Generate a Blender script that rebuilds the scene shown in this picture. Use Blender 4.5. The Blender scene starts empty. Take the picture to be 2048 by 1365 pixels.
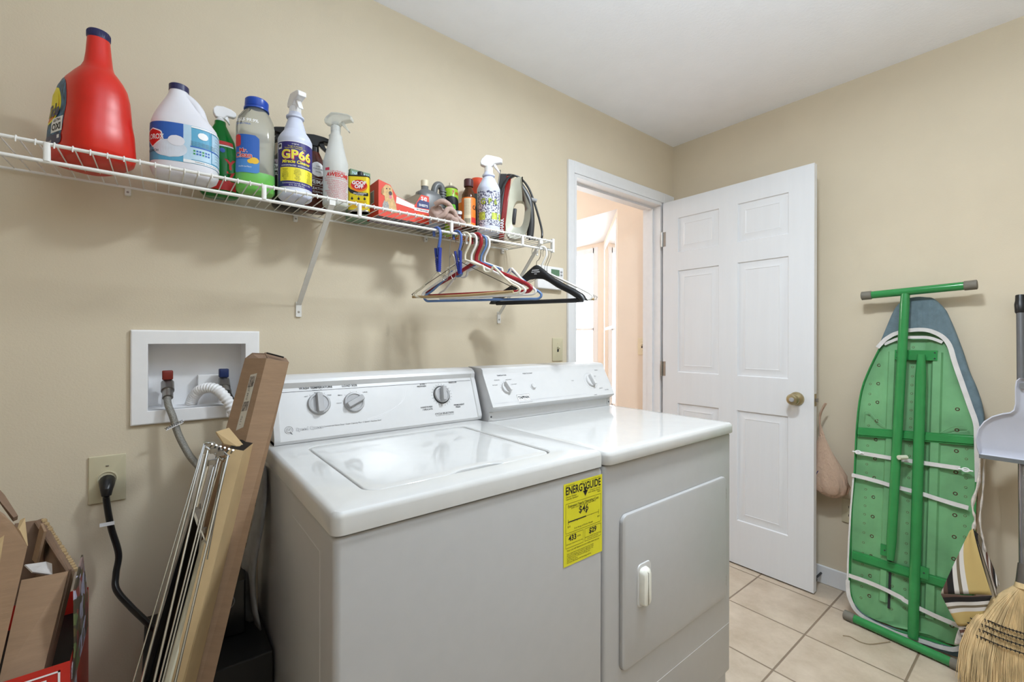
import bpy, bmesh, math, random
from mathutils import Vector, Matrix, noise
R = math.radians
C = bpy.context.scene.collection
random.seed(7)

# ---------------------------------------------------------------- camera
F = 885.5; YAW = 0.8992; ROLL = 0.0021; CY = 680.75; CAMH = 1.2
FW = Vector((math.cos(YAW), math.sin(YAW), 0))
_r0 = Vector((math.sin(YAW), -math.cos(YAW), 0)); _u0 = Vector((0, 0, 1))
RT = _r0 * math.cos(ROLL) + _u0 * math.sin(ROLL)
UP = -_r0 * math.sin(ROLL) + _u0 * math.cos(ROLL)
CAM = Vector((0, 0, CAMH))
cd = bpy.data.cameras.new('camera'); cam = bpy.data.objects.new('camera', cd); C.objects.link(cam)
cam.matrix_world = Matrix(((RT.x, UP.x, -FW.x, CAM.x), (RT.y, UP.y, -FW.y, CAM.y), (RT.z, UP.z, -FW.z, CAM.z), (0, 0, 0, 1)))
cd.sensor_width = 36; cd.lens = F / 2048 * 36; cd.shift_y = (CY - 682.5) / 2048; cd.clip_start = 0.02
bpy.context.scene.camera = cam

# points measured on the photograph, turned into places in the room
def _ray(px, py): return FW + RT * ((px - 1024) / F) - UP * ((py - CY) / F)
def at(ax, v, px, py):
    d = _ray(px, py); t = (v - CAM[ax]) / d[ax]; return CAM + d * t
def atx(x, px, py): return at(0, x, px, py)
def aty(y, px, py): return at(1, y, px, py)
def atz(z, px, py): return at(2, z, px, py)

# ---------------------------------------------------------------- exposure, world, lamps
sc = bpy.context.scene
sc.view_settings.view_transform = 'Standard'; sc.view_settings.look = 'None'
sc.view_settings.gamma = 1; sc.view_settings.exposure = -0.02
sc.cycles.max_bounces = 14; sc.cycles.diffuse_bounces = 8; sc.cycles.transparent_max_bounces = 12
sc.cycles.use_denoising = True
sc.cycles.sample_clamp_indirect = 4.0
w = bpy.data.worlds.new('world'); sc.world = w; w.use_nodes = True
bg = w.node_tree.nodes['Background']; bg.inputs[0].default_value = (0.93, 0.97, 1, 1); bg.inputs[1].default_value = 11.0

def lamp(name, kind, loc, power, color=(1, 1, 1), size=0.2, size_y=None, rot=(0, 0, 0)):
    ld = bpy.data.lights.new(name, kind); ld.energy = power; ld.color = color
    if kind == 'AREA':
        ld.shape = 'RECTANGLE' if size_y else 'DISK'; ld.size = size
        if size_y: ld.size_y = size_y
    else: ld.shadow_soft_size = size
    o = bpy.data.objects.new(name, ld); o.location = loc; o.rotation_euler = rot; C.objects.link(o); return o

lamp('ceiling_lamp', 'AREA', (1.15, 0.42, 2.37), 27, (0.87, 0.95, 1.0), 0.2)
lamp('ceiling_fill_light', 'AREA', (0.6, -0.3, 1.75), 40, (0.76, 0.89, 1.0), 1.0, rot=(R(180), 0, 0))  # added upward fill light, out of view, to brighten the ceiling
lamp('hall_fill_light', 'POINT', (1.6, 3.0, 2.1), 26, (1, 0.95, 0.88), 0.1)  # unseen extra light put in to brighten the hall

# ---------------------------------------------------------------- materials
def lin(c):
    def f(v):
        v /= 255.0
        return v / 12.92 if v <= 0.04045 else ((v + 0.055) / 1.055) ** 2.4
    return (f(c[0]), f(c[1]), f(c[2]), 1)
MATS = {}
def mat(name, rgb, rough=0.5, metal=0.0, vary=0.04, scale=30, bump=0.0, bscale=200, trans=0.0, ior=1.45, coat=0.0, alpha=1.0, emit=None, estr=0, stretch=None, sss=0, spec=None):
    if name in MATS: return MATS[name]
    m = bpy.data.materials.new(name); m.use_nodes = True
    nt = m.node_tree; b = nt.nodes['Principled BSDF']
    b.inputs['Roughness'].default_value = rough; b.inputs['Metallic'].default_value = metal
    b.inputs['IOR'].default_value = ior
    c = lin(rgb)
    tc = nt.nodes.new('ShaderNodeTexCoord'); mp = nt.nodes.new('ShaderNodeMapping')
    nt.links.new(tc.outputs['Object'], mp.inputs[0])
    if stretch: mp.inputs['Scale'].default_value = stretch
    n = nt.nodes.new('ShaderNodeTexNoise'); n.inputs['Scale'].default_value = scale; n.inputs['Detail'].default_value = 4
    nt.links.new(mp.outputs[0], n.inputs['Vector'])
    r = nt.nodes.new('ShaderNodeValToRGB')
    r.color_ramp.elements[0].position = 0.3; r.color_ramp.elements[1].position = 0.7
    r.color_ramp.elements[0].color = tuple(max(0, v * (1 - vary * 2)) for v in c[:3]) + (1,)
    r.color_ramp.elements[1].color = tuple(min(1, v * (1 + vary)) for v in c[:3]) + (1,)
    nt.links.new(n.outputs['Fac'], r.inputs[0]); nt.links.new(r.outputs[0], b.inputs['Base Color'])
    if bump:
        n2 = nt.nodes.new('ShaderNodeTexNoise'); n2.inputs['Scale'].default_value = bscale; n2.inputs['Detail'].default_value = 3
        nt.links.new(mp.outputs[0], n2.inputs['Vector'])
        bp = nt.nodes.new('ShaderNodeBump'); bp.inputs['Strength'].default_value = bump; bp.inputs['Distance'].default_value = 0.002
        nt.links.new(n2.outputs['Fac'], bp.inputs['Height']); nt.links.new(bp.outputs[0], b.inputs['Normal'])
    if trans: b.inputs['Transmission Weight'].default_value = trans
    if coat: b.inputs['Coat Weight'].default_value = coat; b.inputs['Coat Roughness'].default_value = 0.05
    if alpha < 1: b.inputs['Alpha'].default_value = alpha
    if sss: b.inputs['Subsurface Weight'].default_value = sss; b.inputs['Subsurface Radius'].default_value = (0.01, 0.01, 0.01)
    if spec is not None: b.inputs['Specular IOR Level'].default_value = spec
    if emit:
        b.inputs['Emission Color'].default_value = lin(emit); b.inputs['Emission Strength'].default_value = estr
    MATS[name] = m; return m

wall_m = mat('wall_paint', (208, 196, 174), 0.75, vary=0.012, scale=6, bump=0.15, bscale=260)
hall_m = mat('hall_wall_paint', (228, 216, 203), 0.75, vary=0.012, scale=6, bump=0.15, bscale=260)
ceil_m = mat('ceiling_paint', (240, 242, 248), 0.85, vary=0.01, scale=8, bump=0.5, bscale=90)
trim_m = mat('trim_paint', (224, 225, 228), 0.35, vary=0.01)
door_m = mat('door_paint', (216, 218, 222), 0.33, vary=0.01, bump=0.35, bscale=90, stretch=(1, 1, .06))
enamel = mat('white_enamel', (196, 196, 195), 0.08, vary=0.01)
enamel_shaded = mat('white_enamel_side_shaded', (175, 175, 176), 0.3, vary=0.01)  # same enamel, darkened so the shade on fronts and sides is in the colour
panelm = mat('console_plastic', (202, 202, 203), 0.28, vary=0.01)
gap_shade_m = mat('dark_gap_and_shade', (40, 40, 42), 0.8)
greyplastic = mat('grey_plastic', (150, 150, 152), 0.35)
ink = mat('black_ink', (28, 28, 30), 0.5)
inkgrey = mat('grey_ink', (95, 95, 100), 0.5)
white = mat('white_plastic', (232, 232, 234), 0.35, vary=0.01)
wirecoat = mat('white_vinyl_wire', (226, 225, 222), 0.35, vary=0.02)
almond = mat('almond_plastic', (196, 188, 160), 0.35, vary=0.01)
ivory = mat('ivory_plastic', (222, 212, 188), 0.35, vary=0.01)
black = mat('black_plastic', (22, 22, 24), 0.35)
blackmatte = mat('black_card', (14, 13, 14), 0.55)
brass = mat('antique_brass', (178, 164, 130), 0.34, metal=1)
steel = mat('brushed_steel', (165, 163, 160), 0.3, metal=1)
chrome = mat('chrome_wire', (190, 190, 188), 0.18, metal=1)
card = mat('brown_cardboard', (150, 123, 98), 0.85, vary=0.05, scale=18, bump=0.15, bscale=60, stretch=(1, 1, 6))
card2 = mat('pale_cardboard', (176, 151, 112), 0.85, vary=0.04, scale=18)
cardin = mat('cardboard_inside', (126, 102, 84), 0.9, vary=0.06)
green = mat('green_enamel', (50, 132, 72), 0.15, vary=0.05, scale=14)
greenpale = mat('green_sheet_metal', (108, 162, 114), 0.38, vary=0.10, scale=9)
rust = mat('rust', (92, 58, 30), 0.8)
greyrub = mat('grey_rubber', (112, 108, 98), 0.6)
padblue = mat('blue_grey_cotton', (98, 116, 124), 0.9, vary=0.08, scale=40, bump=0.5, bscale=120)
elastic = mat('white_elastic', (205, 202, 200), 0.85, bump=0.4, bscale=400)
straw = mat('broom_straw', (212, 186, 140), 0.8, vary=0.16, scale=60, stretch=(1, 1, .1))

# ---------------------------------------------------------------- mesh builder
class MB:
    def __init__(s): s.v = []; s.f = []; s.mi = []; s.mats = []
    def m(s, mt):
        if mt not in s.mats: s.mats.append(mt)
        return s.mats.index(mt)
    def add(s, vs, fs, mt, M=None):
        k = len(s.v); i = s.m(mt)
        for p in vs:
            p = Vector(p)
            if M is not None: p = M @ p
            s.v.append(p)
        for f in fs: s.f.append([a + k for a in f]); s.mi.append(i)
        return s
    def box(s, lo, hi, mt, M=None):
        x0, y0, z0 = lo; x1, y1, z1 = hi
        vs = [(x0, y0, z0), (x1, y0, z0), (x1, y1, z0), (x0, y1, z0), (x0, y0, z1), (x1, y0, z1), (x1, y1, z1), (x0, y1, z1)]
        return s.add(vs, [(0, 3, 2, 1), (4, 5, 6, 7), (0, 1, 5, 4), (1, 2, 6, 5), (2, 3, 7, 6), (3, 0, 4, 7)], mt, M)
    def rbox(s, lo, hi, mt, r=0.01, n=4, M=None, axis=2, rt=0.0):
        """box with corners rounded about one axis, and rims rounded by rt"""
        a = [0, 1, 2]; a.remove(axis); ia, ib = a
        x0, x1, y0, y1 = lo[ia], hi[ia], lo[ib], hi[ib]
        def ring(ins, h):
            rr = max(r - ins, 0.0004); o = []
            for (cx, cy, a0) in ((x1 - r, y1 - r, 0), (x0 + r, y1 - r, 90), (x0 + r, y0 + r, 180), (x1 - r, y0 + r, 270)):
                for k in range(n + 1):
                    t = R(a0 + 90 * k / n); p = [0, 0, 0]; p[ia] = cx + rr * math.cos(t); p[ib] = cy + rr * math.sin(t); p[axis] = h; o.append(tuple(p))
            return o
        rings = []
        if rt > 0:
            for k in range(4): t = R(90 * k / 3); rings.append(ring(rt * (1 - math.sin(t)), lo[axis] + rt * (1 - math.cos(t))))
            for k in range(4): t = R(90 * k / 3); rings.append(ring(rt * (1 - math.cos(t)), hi[axis] - rt * (1 - math.sin(t))))
        else: rings = [ring(0, lo[axis]), ring(0, hi[axis])]
        return s.rings(rings, mt, M=M, caps=True)
    def rings(s, rings, mt, M=None, caps=True, closed=True):
        n = len(rings[0]); vs = [p for r in rings for p in r]; fs = []
        for j in range(len(rings) - 1):
            for i in range(n if closed else n - 1):
                a = j * n + i; b = j * n + (i + 1) % n; fs.append((a, b, b + n, a + n))
        if caps: fs.append(tuple(range(n - 1, -1, -1))); fs.append(tuple(range((len(rings) - 1) * n, len(rings) * n)))
        return s.add(vs, fs, mt, M)
    def tube(s, path, r, mt, seg=10, closed=False, caps=True, flat=None, M=None, up=None):
        P = [Vector(p) for p in path]; n = len(P); rr = r if isinstance(r, (list, tuple)) else [r] * n
        T = []
        for i in range(n):
            a = P[i - 1] if (i > 0 or closed) else P[i]; b = P[(i + 1) % n] if (i < n - 1 or closed) else P[i]
            d = (b - a); T.append(d.normalized() if d.length > 1e-9 else Vector((0, 0, 1)))
        u = Vector(up) if up else (Vector((0, 0, 1)) if abs(T[0].z) < 0.9 else Vector((1, 0, 0)))
        rings = []
        for i in range(n):
            u = (u - T[i] * u.dot(T[i]))
            if u.length < 1e-6: u = T[i].orthogonal()
            u.normalize(); w_ = T[i].cross(u)
            fl = flat if flat else 1.0
            rings.append([P[i] + u * (math.cos(2 * math.pi * k / seg) * rr[i]) + w_ * (math.sin(2 * math.pi * k / seg) * rr[i] * fl) for k in range(seg)])
        if closed: rings.append(rings[0])
        return s.rings(rings, mt, M=M, caps=caps and not closed)
    def lathe(s, prof, mt, seg=28, M=None):
        return s.rings([[(r * math.cos(2 * math.pi * k / seg), r * math.sin(2 * math.pi * k / seg), z) for k in range(seg)] for (r, z) in prof], mt, M=M)
    def loft(s, secs, mt, seg=40, M=None, caps=True):
        return s.rings([[sec_pt(q, 2 * math.pi * k / seg) for k in range(seg)] for q in secs], mt, M=M, caps=caps)
    def prism(s, poly, h0, h1, mt, M=None):
        n = len(poly); vs = [(p[0], p[1], h0) for p in poly] + [(p[0], p[1], h1) for p in poly]
        fs = [tuple(range(n - 1, -1, -1)), tuple(range(n, 2 * n))] + [(i, (i + 1) % n, (i + 1) % n + n, i + n) for i in range(n)]
        return s.add(vs, fs, mt, M)
    def patch(s, fn, nu, nv, mt, M=None):
        vs = [fn(i / nu, j / nv) for j in range(nv + 1) for i in range(nu + 1)]
        fs = [(j * (nu + 1) + i, j * (nu + 1) + i + 1, (j + 1) * (nu + 1) + i + 1, (j + 1) * (nu + 1) + i) for j in range(nv) for i in range(nu)]
        return s.add(vs, fs, mt, M)
    def text(s, string, size, fn, mt, align='CENTER', bold=0.0, sx=1.0, shear=0.0, space=1.0):
        vs, fs = text_mesh(string, size, align, bold, shear, space)
        return s.add([fn(x * sx, y) for x, y in vs], fs, mt)
    def poly(s, pts, fn, mt):
        return s.add([fn(x, y) for x, y in pts], [tuple(range(len(pts)))], mt)
    def build(s, name, parent=None, smooth=35, bevel=0, bseg=2, solid=0, sub=0, loc=None):
        me = bpy.data.meshes.new(name); me.from_pydata([tuple(p) for p in s.v], [], s.f)
        for mt in s.mats: me.materials.append(mt)
        for p, i in zip(me.polygons, s.mi): p.material_index = i
        bm = bmesh.new(); bm.from_mesh(me)
        if solid == 0 and sub == 0 and bevel == 0: pass
        bmesh.ops.remove_doubles(bm, verts=bm.verts, dist=1e-6)
        bm.normal_update(); bm.to_mesh(me); bm.free()
        if smooth:
            for p in me.polygons: p.use_smooth = True
            me.set_sharp_from_angle(angle=R(smooth))
        o = bpy.data.objects.new(name, me); C.objects.link(o)
        if parent: o.parent = parent
        if loc: o.location = loc
        if solid:
            md = o.modifiers.new('solid', 'SOLIDIFY'); md.thickness = solid; md.offset = 0
        if sub:
            md = o.modifiers.new('sub', 'SUBSURF'); md.levels = sub; md.render_levels = sub
        if bevel:
            md = o.modifiers.new('bevel', 'BEVEL'); md.width = bevel; md.segments = bseg; md.limit_method = 'ANGLE'; md.angle_limit = R(40)
            md.harden_normals = False
        return o

def sec_pt(q, t):
    """superellipse section (z, cx, cy, rx, ry, exponent)"""
    z, cx, cy, rx, ry, e = q
    c, s_ = math.cos(t), math.sin(t)
    return (cx + rx * math.copysign(abs(c) ** (2 / e), c), cy + ry * math.copysign(abs(s_) ** (2 / e), s_), z)
def sec_at(secs, z):
    for a, b in zip(secs, secs[1:]):
        if a[0] <= z <= b[0] and b[0] > a[0]:
            k = (z - a[0]) / (b[0] - a[0]); return tuple(p + (q - p) * k for p, q in zip(a, b))
    return secs[-1] if z > secs[-1][0] else secs[0]
def wrapper(secs, t0, z0, off=0.0006):
    """maps flat label coordinates (x along the girth, y up) to the outside of a lofted body, centred at angle t0, height z0"""
    # arc-length table at z0
    q = sec_at(secs, z0); N = 720; tab = [0.0]; pr_ = Vector(sec_pt(q, t0 - math.pi))
    for k in range(1, N + 1):
        p = Vector(sec_pt(q, t0 - math.pi + 2 * math.pi * k / N)); tab.append(tab[-1] + (p - pr_).length); pr_ = p
    mid = tab[N // 2]
    import bisect
    def fn(x, y):
        L = mid + x; k = min(max(bisect.bisect(tab, L) - 1, 0), N - 1)
        fr = (L - tab[k]) / max(tab[k + 1] - tab[k], 1e-9); t = t0 - math.pi + 2 * math.pi * (k + fr) / N
        qq = sec_at(secs, z0 + y); p = Vector(sec_pt(qq, t)); a = Vector(sec_pt(qq, t + 0.02)); b = Vector(sec_pt(qq, t - 0.02))
        nrm = Vector(((a - b).y, -(a - b).x, 0)).normalized()
        return p + nrm * off
    return fn
_TX = {}
def text_mesh(string, size, align='CENTER', bold=0.0, shear=0.0, space=1.0):
    key = (string, align, bold, shear, space)
    if key not in _TX:
        cu = bpy.data.curves.new('t', 'FONT'); cu.body = string; cu.size = 1; cu.align_x = align; cu.align_y = 'CENTER'
        cu.resolution_u = 3; cu.offset = bold; cu.shear = shear; cu.space_character = space; cu.fill_mode = 'FRONT'
        o = bpy.data.objects.new('t', cu); C.objects.link(o); bpy.context.view_layer.update()
        me = bpy.data.meshes.new_from_object(o.evaluated_get(bpy.context.evaluated_depsgraph_get()))
        _TX[key] = ([(v.co.x, v.co.y) for v in me.vertices], [tuple(p.vertices) for p in me.polygons])
        bpy.data.objects.remove(o); bpy.data.curves.remove(cu); bpy.data.meshes.remove(me)
    vs, fs = _TX[key]
    return [(x * size, y * size) for x, y in vs], fs
def plane_fn(o, xd, yd, off=0.0):
    o = Vector(o); xd = Vector(xd).normalized(); yd = Vector(yd).normalized(); n = xd.cross(yd) * off
    return lambda x, y: o + xd * x + yd * y + n
def rrect(x0, y0, x1, y1, r, n=3):
    o = []
    for cx, cy, a in ((x1 - r, y1 - r, 0), (x0 + r, y1 - r, 90), (x0 + r, y0 + r, 180), (x1 - r, y0 + r, 270)):
        for k in range(n + 1): t = R(a + 90 * k / n); o.append((cx + r * math.cos(t), cy + r * math.sin(t)))
    return o
def circ(cx, cy, rx, ry=None, n=24):
    ry = ry or rx; return [(cx + rx * math.cos(2 * math.pi * k / n), cy + ry * math.sin(2 * math.pi * k / n)) for k in range(n)]
def smoothpath(pts, n=6):
    P = [Vector(p) for p in pts]; out = []
    for i in range(len(P) - 1):
        p0 = P[max(i - 1, 0)]; p1 = P[i]; p2 = P[i + 1]; p3 = P[min(i + 2, len(P) - 1)]
        for k in range(n):
            t = k / n; out.append(0.5 * ((2 * p1) + (p2 - p0) * t + (2 * p0 - 5 * p1 + 4 * p2 - p3) * t * t + (-p0 + 3 * p1 - 3 * p2 + p3) * t ** 3))
    out.append(P[-1]); return out

def tag(o, label=None, cat=None, group=None, kind=None):
    if label: o['label'] = label
    if cat: o['category'] = cat
    if group: o['group'] = group
    if kind: o['kind'] = kind
    return o
def thing(name, label, cat, loc=(0, 0, 0), rz=0, group=None, rot=None):
    o = bpy.data.objects.new(name, None); C.objects.link(o); o.location = loc
    o.rotation_euler = rot if rot else (0, 0, rz); o.empty_display_size = 0.05
    return tag(o, label, cat, group)
def struct(o): o['kind'] = 'structure'; return o
def copy_tree(o, parent=None):
    c = o.copy(); C.objects.link(c); c.parent = parent
    for ch in list(o.children): copy_tree(ch, c)
    return c

# ================================================================ THE ROOM
WY = 1.5825; WX = 2.575; CH = 2.441; X0 = -1.5; Y0 = -1.3; T = 0.11
DX0, DX1, DZ = 1.655, 2.445, 2.052          # doorway
BX0, BX1, BZ0, BZ1 = -0.026, 0.205, 1.003, 1.187   # washer box recess
m = MB()
def wrect(x0, x1, z0, z1, y=WY, mt=wall_m): m.add([(x0, y, z0), (x1, y, z0), (x1, y, z1), (x0, y, z1)], [(0, 1, 2, 3)], mt)
xs = [X0, BX0, BX1, DX0, DX1, WX]
wrect(X0, BX0, 0, CH); wrect(BX0, BX1, 0, BZ0); wrect(BX0, BX1, BZ1, CH); wrect(BX1, DX0, 0, CH); wrect(DX0, DX1, DZ, CH); wrect(DX1, WX, 0, CH)
# hall side of the same wall
y = WY + T
for a, b, c, d in ((X0, DX0, 0, CH), (DX0, DX1, DZ, CH), (DX1, WX, 0, CH)):
    m.add([(a, y, c), (a, y, d), (b, y, d), (b, y, c)], [(0, 1, 2, 3)], hall_m)
struct(m.build('wall_back', smooth=0))
m = MB(); m.box((WX, Y0 - .1, 0), (WX + .1, WY, CH), wall_m); struct(m.build('wall_right', smooth=0))
m = MB(); m.box((X0 - .1, Y0, 0), (X0, WY, CH), wall_m); struct(m.build('wall_left', smooth=0))
m = MB(); m.box((X0 - .1, Y0 - .1, 0), (WX, Y0, CH), wall_m); struct(m.build('wall_front', smooth=0))
# floor tiles
fm = bpy.data.materials.new('floor_tiles'); fm.use_nodes = True; nt = fm.node_tree; b = nt.nodes['Principled BSDF']
N = nt.nodes.new; L = nt.links.new
geo = N('ShaderNodeTexCoord'); sep = N('ShaderNodeSeparateXYZ'); L(geo.outputs['Object'], sep.inputs[0])
def math_(op, a, b_=None, c_=None):
    n = N('ShaderNodeMath'); n.operation = op
    for i, v in enumerate((a, b_, c_)):
        if v is None: continue
        if isinstance(v, (int, float)): n.inputs[i].default_value = v
        else: L(v, n.inputs[i])
    return n.outputs[0]
def edge(o, t0):
    u = math_('DIVIDE', math_('SUBTRACT', o, t0), 0.3124); f = math_('FRACT', u)
    d = math_('MINIMUM', f, math_('SUBTRACT', 1.0, f)); return math_('MULTIPLY', d, 0.3124), math_('FLOOR', u)
dx, ix = edge(sep.outputs[0], 2.3735); dy, iy = edge(sep.outputs[1], 0.6691)
dd = math_('MINIMUM', dx, dy)
mr = N('ShaderNodeMapRange'); L(dd, mr.inputs[0]); mr.inputs[1].default_value = 0.0022; mr.inputs[2].default_value = 0.0042
cmb = N('ShaderNodeCombineXYZ'); L(ix, cmb.inputs[0]); L(iy, cmb.inputs[1])
wn = N('ShaderNodeTexWhiteNoise'); L(cmb.outputs[0], wn.inputs[0])
add = N('ShaderNodeVectorMath'); add.operation = 'MULTIPLY_ADD'; L(wn.outputs['Color'], add.inputs[0]); add.inputs[1].default_value = (9, 9, 9); L(geo.outputs['Object'], add.inputs[2])
ns = N('ShaderNodeTexNoise'); ns.inputs['Scale'].default_value = 7; ns.inputs['Detail'].default_value = 9; ns.inputs['Roughness'].default_value = 0.68; L(add.outputs[0], ns.inputs['Vector'])
cr = N('ShaderNodeValToRGB'); L(ns.outputs['Fac'], cr.inputs[0])
cr.color_ramp.elements[0].position = 0.28; cr.color_ramp.elements[0].color = lin((166, 150, 130)); cr.color_ramp.elements[1].position = 0.72; cr.color_ramp.elements[1].color = lin((200, 186, 168))
mx = N('ShaderNodeMix'); mx.data_type = 'RGBA'; L(mr.outputs[0], mx.inputs[0]); mx.inputs[6].default_value = lin((128, 112, 94)); L(cr.outputs[0], mx.inputs[7])
L(mx.outputs[2], b.inputs['Base Color'])
b.inputs['Roughness'].default_value = 0.42
bp = N('ShaderNodeBump'); bp.inputs['Distance'].default_value = 0.003; bp.inputs['Strength'].default_value = 0.7; L(mr.outputs[0], bp.inputs['Height']); L(bp.outputs[0], b.inputs['Normal'])
m = MB(); m.box((X0 - .1, Y0 - .1, -0.05), (WX + .1, WY + T, 0), fm); struct(m.build('floor', smooth=0))
hf = mat('hall_floor', (176, 150, 120), 0.4)
m = MB(); m.box((X0, WY + T, -0.05), (3.6, 5.5, 0), hf); struct(m.build('floor_hall', smooth=0))
m = MB(); m.box((X0 - .1, Y0 - .1, CH), (WX + .1, WY + T, CH + .05), ceil_m); struct(m.build('ceiling', smooth=0))
m = MB(); m.box((X0, WY + T, CH), (3.6, 5.5, CH + .05), ceil_m); struct(m.build('ceiling_hall', smooth=0))
# hall beyond the doorway
BZ = 2.147; BY0 = 2.023; BX = 3.335; BYB = BY0 + (BX - WX); BY1 = 4.6
m = MB()
m.add([(WX, WY, 0), (WX, BY0, 0), (WX, BY0, CH), (WX, WY, CH)], [(0, 3, 2, 1)], hall_m)
m.add([(WX, BY0, BZ), (WX, BY1, BZ), (WX, BY1, CH), (WX, BY0, CH)], [(0, 3, 2, 1)], hall_m)
m.add([(WX, BY1, 0), (WX, 5.5, 0), (WX, 5.5, CH), (WX, BY1, CH)], [(0, 3, 2, 1)], hall_m)
m.add([(X0, 5.5, 0), (WX, 5.5, 0), (WX, 5.5, CH), (X0, 5.5, CH)], [(0, 1, 2, 3)], hall_m)
m.add([(X0, WY + T, 0), (X0, 5.5, 0), (X0, 5.5, CH), (X0, WY + T, CH)], [(0, 1, 2, 3)], hall_m)
struct(m.build('wall_hall', smooth=0))
m = MB()
# angled bay side with a window opening, bay back with a window opening
def bayface(p0, p1, a0, a1, z0, z1):
    p0 = Vector(p0); p1 = Vector(p1); d = p1 - p0; Lh = d.length; d.normalize()
    P = lambda a, z: (p0.x + d.x * a, p0.y + d.y * a, z)
    for (a, b_, c, e) in ((0, a0, 0, BZ), (a1, Lh, 0, BZ), (a0, a1, 0, z0), (a0, a1, z1, BZ)):
        m.add([P(a, c), P(b_, c), P(b_, e), P(a, e)], [(0, 1, 2, 3)], hall_m)
    return P, d
SZ = 0.55
Pa, da = bayface((WX, BY0, 0), (BX, BYB, 0), 0.10, 0.98, SZ, 2.06)
Pb, db = bayface((BX, BYB, 0), (BX, BY1 - (BX - WX), 0), 0.12, BY1 - (BX - WX) - BYB - .12, SZ, 2.07)
Pc, dc = bayface((BX, BY1 - (BX - WX), 0), (WX, BY1, 0), 0.16, 0.86, SZ, 2.04)
m.add([(WX, BY0, BZ), (BX, BYB, BZ), (BX, BY1 - (BX - WX), BZ), (WX, BY1, BZ)], [(0, 1, 2, 3)], ceil_m)
struct(m.build('wall_bay', smooth=0))
glass = mat('window_glass', (255, 255, 255), 0.0, trans=1.0, ior=1.01, vary=0)
def baywin(idx, P, a0, a1, z0, z1, blind=False):
    w_ = struct(bpy.data.objects.new('window_%d' % idx, None)); C.objects.link(w_)
    f = MB(); d = (Vector(P(1, 0)) - Vector(P(0, 0))); nrm = Vector((d.y, -d.x, 0))
    def bar(a, b_, c, e, t=0.010, o=0.0):
        vs = []
        for oo in (o - t, o + t * .3):
            for (aa, zz) in ((a, c), (b_, c), (b_, e), (a, e)): q = Vector(P(aa, zz)) - nrm * oo; vs.append(q)
        f.add(vs, [(0, 3, 2, 1), (4, 5, 6, 7), (0, 1, 5, 4), (1, 2, 6, 5), (2, 3, 7, 6), (3, 0, 4, 7)], trim_m)
    bar(a0 - .05, a0 + .012, z0 - .05, z1 + .04); bar(a1 - .012, a1 + .05, z0 - .05, z1 + .04)
    bar(a0, a1, z1 - .012, z1 + .04); bar(a0, a1, z0 - .05, z0 + .03); bar(a0, a1, (z0 + z1) / 2 - .012, (z0 + z1) / 2 + .012)
    f.build('window_frame', w_, smooth=0)
    g = MB(); g.add([P(a0, z0), P(a1, z0), P(a1, z1), P(a0, z1)], [(0, 1, 2, 3)], glass); g.build('pane', w_, smooth=0)
baywin(1, Pa, 0.10, 0.98, SZ, 2.06); baywin(2, Pb, 0.12, BY1 - (BX - WX) - BYB - .12, SZ, 2.07); baywin(3, Pc, 0.16, 0.86, SZ, 2.04)
# door casing and jambs (trim)
m = MB(); CT = 0.016
m.box((DX0 - .046, WY - CT, 0), (DX0 - .004, WY - .0005, DZ + .062), trim_m)
m.box((DX1 + .006, WY - CT, 0), (WX - .012, WY - .0005, DZ + .062), trim_m)
m.box((DX0 - .004, WY - CT, DZ + .002), (DX1 + .006, WY - .0005, DZ + .062), trim_m)
struct(m.build('trim_casing', bevel=0.003, smooth=0))
m = MB()
m.box((DX0 - .001, WY - .012, 0), (DX0 + .016, WY + T + .012, DZ), trim_m)
m.box((DX1 - .016, WY - .004, 0), (DX1 + .001, WY + T + .012, DZ), trim_m)
m.box((DX0 + .016, WY - .012, DZ - .016), (DX1 - .016, WY + T + .012, DZ + .001), trim_m)
for a, b_ in ((DX0 + .016, DX0 + .028), (DX1 - .028, DX1 - .016)): m.box((a, WY + .045, 0), (b_, WY + .08, DZ - .016), trim_m)
m.box((DX0 + .028, WY + .045, DZ - .028), (DX1 - .028, WY + .08, DZ - .016), trim_m)
struct(m.build('trim_jamb', smooth=0))
m = MB()
m.box((DX0 - .07, WY + T, 0), (DX0, WY + T + .014, DZ + .06), trim_m); m.box((DX1 - .003, WY + T, 0), (DX1 + .06, WY + T + .014, DZ + .06), trim_m)
m.box((DX0, WY + T, DZ), (DX1 - .003, WY + T + .014, DZ + .06), trim_m); struct(m.build('trim_hall_casing', smooth=0))
# baseboards
m = MB(); m.box((WX - .013, Y0, 0), (WX - .0005, WY - CT, .088), trim_m); struct(m.build('baseboard_right', bevel=0.004, smooth=0))
m = MB(); m.box((X0, WY - .013, 0), (DX0 - .05, WY - .0005, .088), trim_m); struct(m.build('baseboard_back', bevel=0.004, smooth=0))

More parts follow.
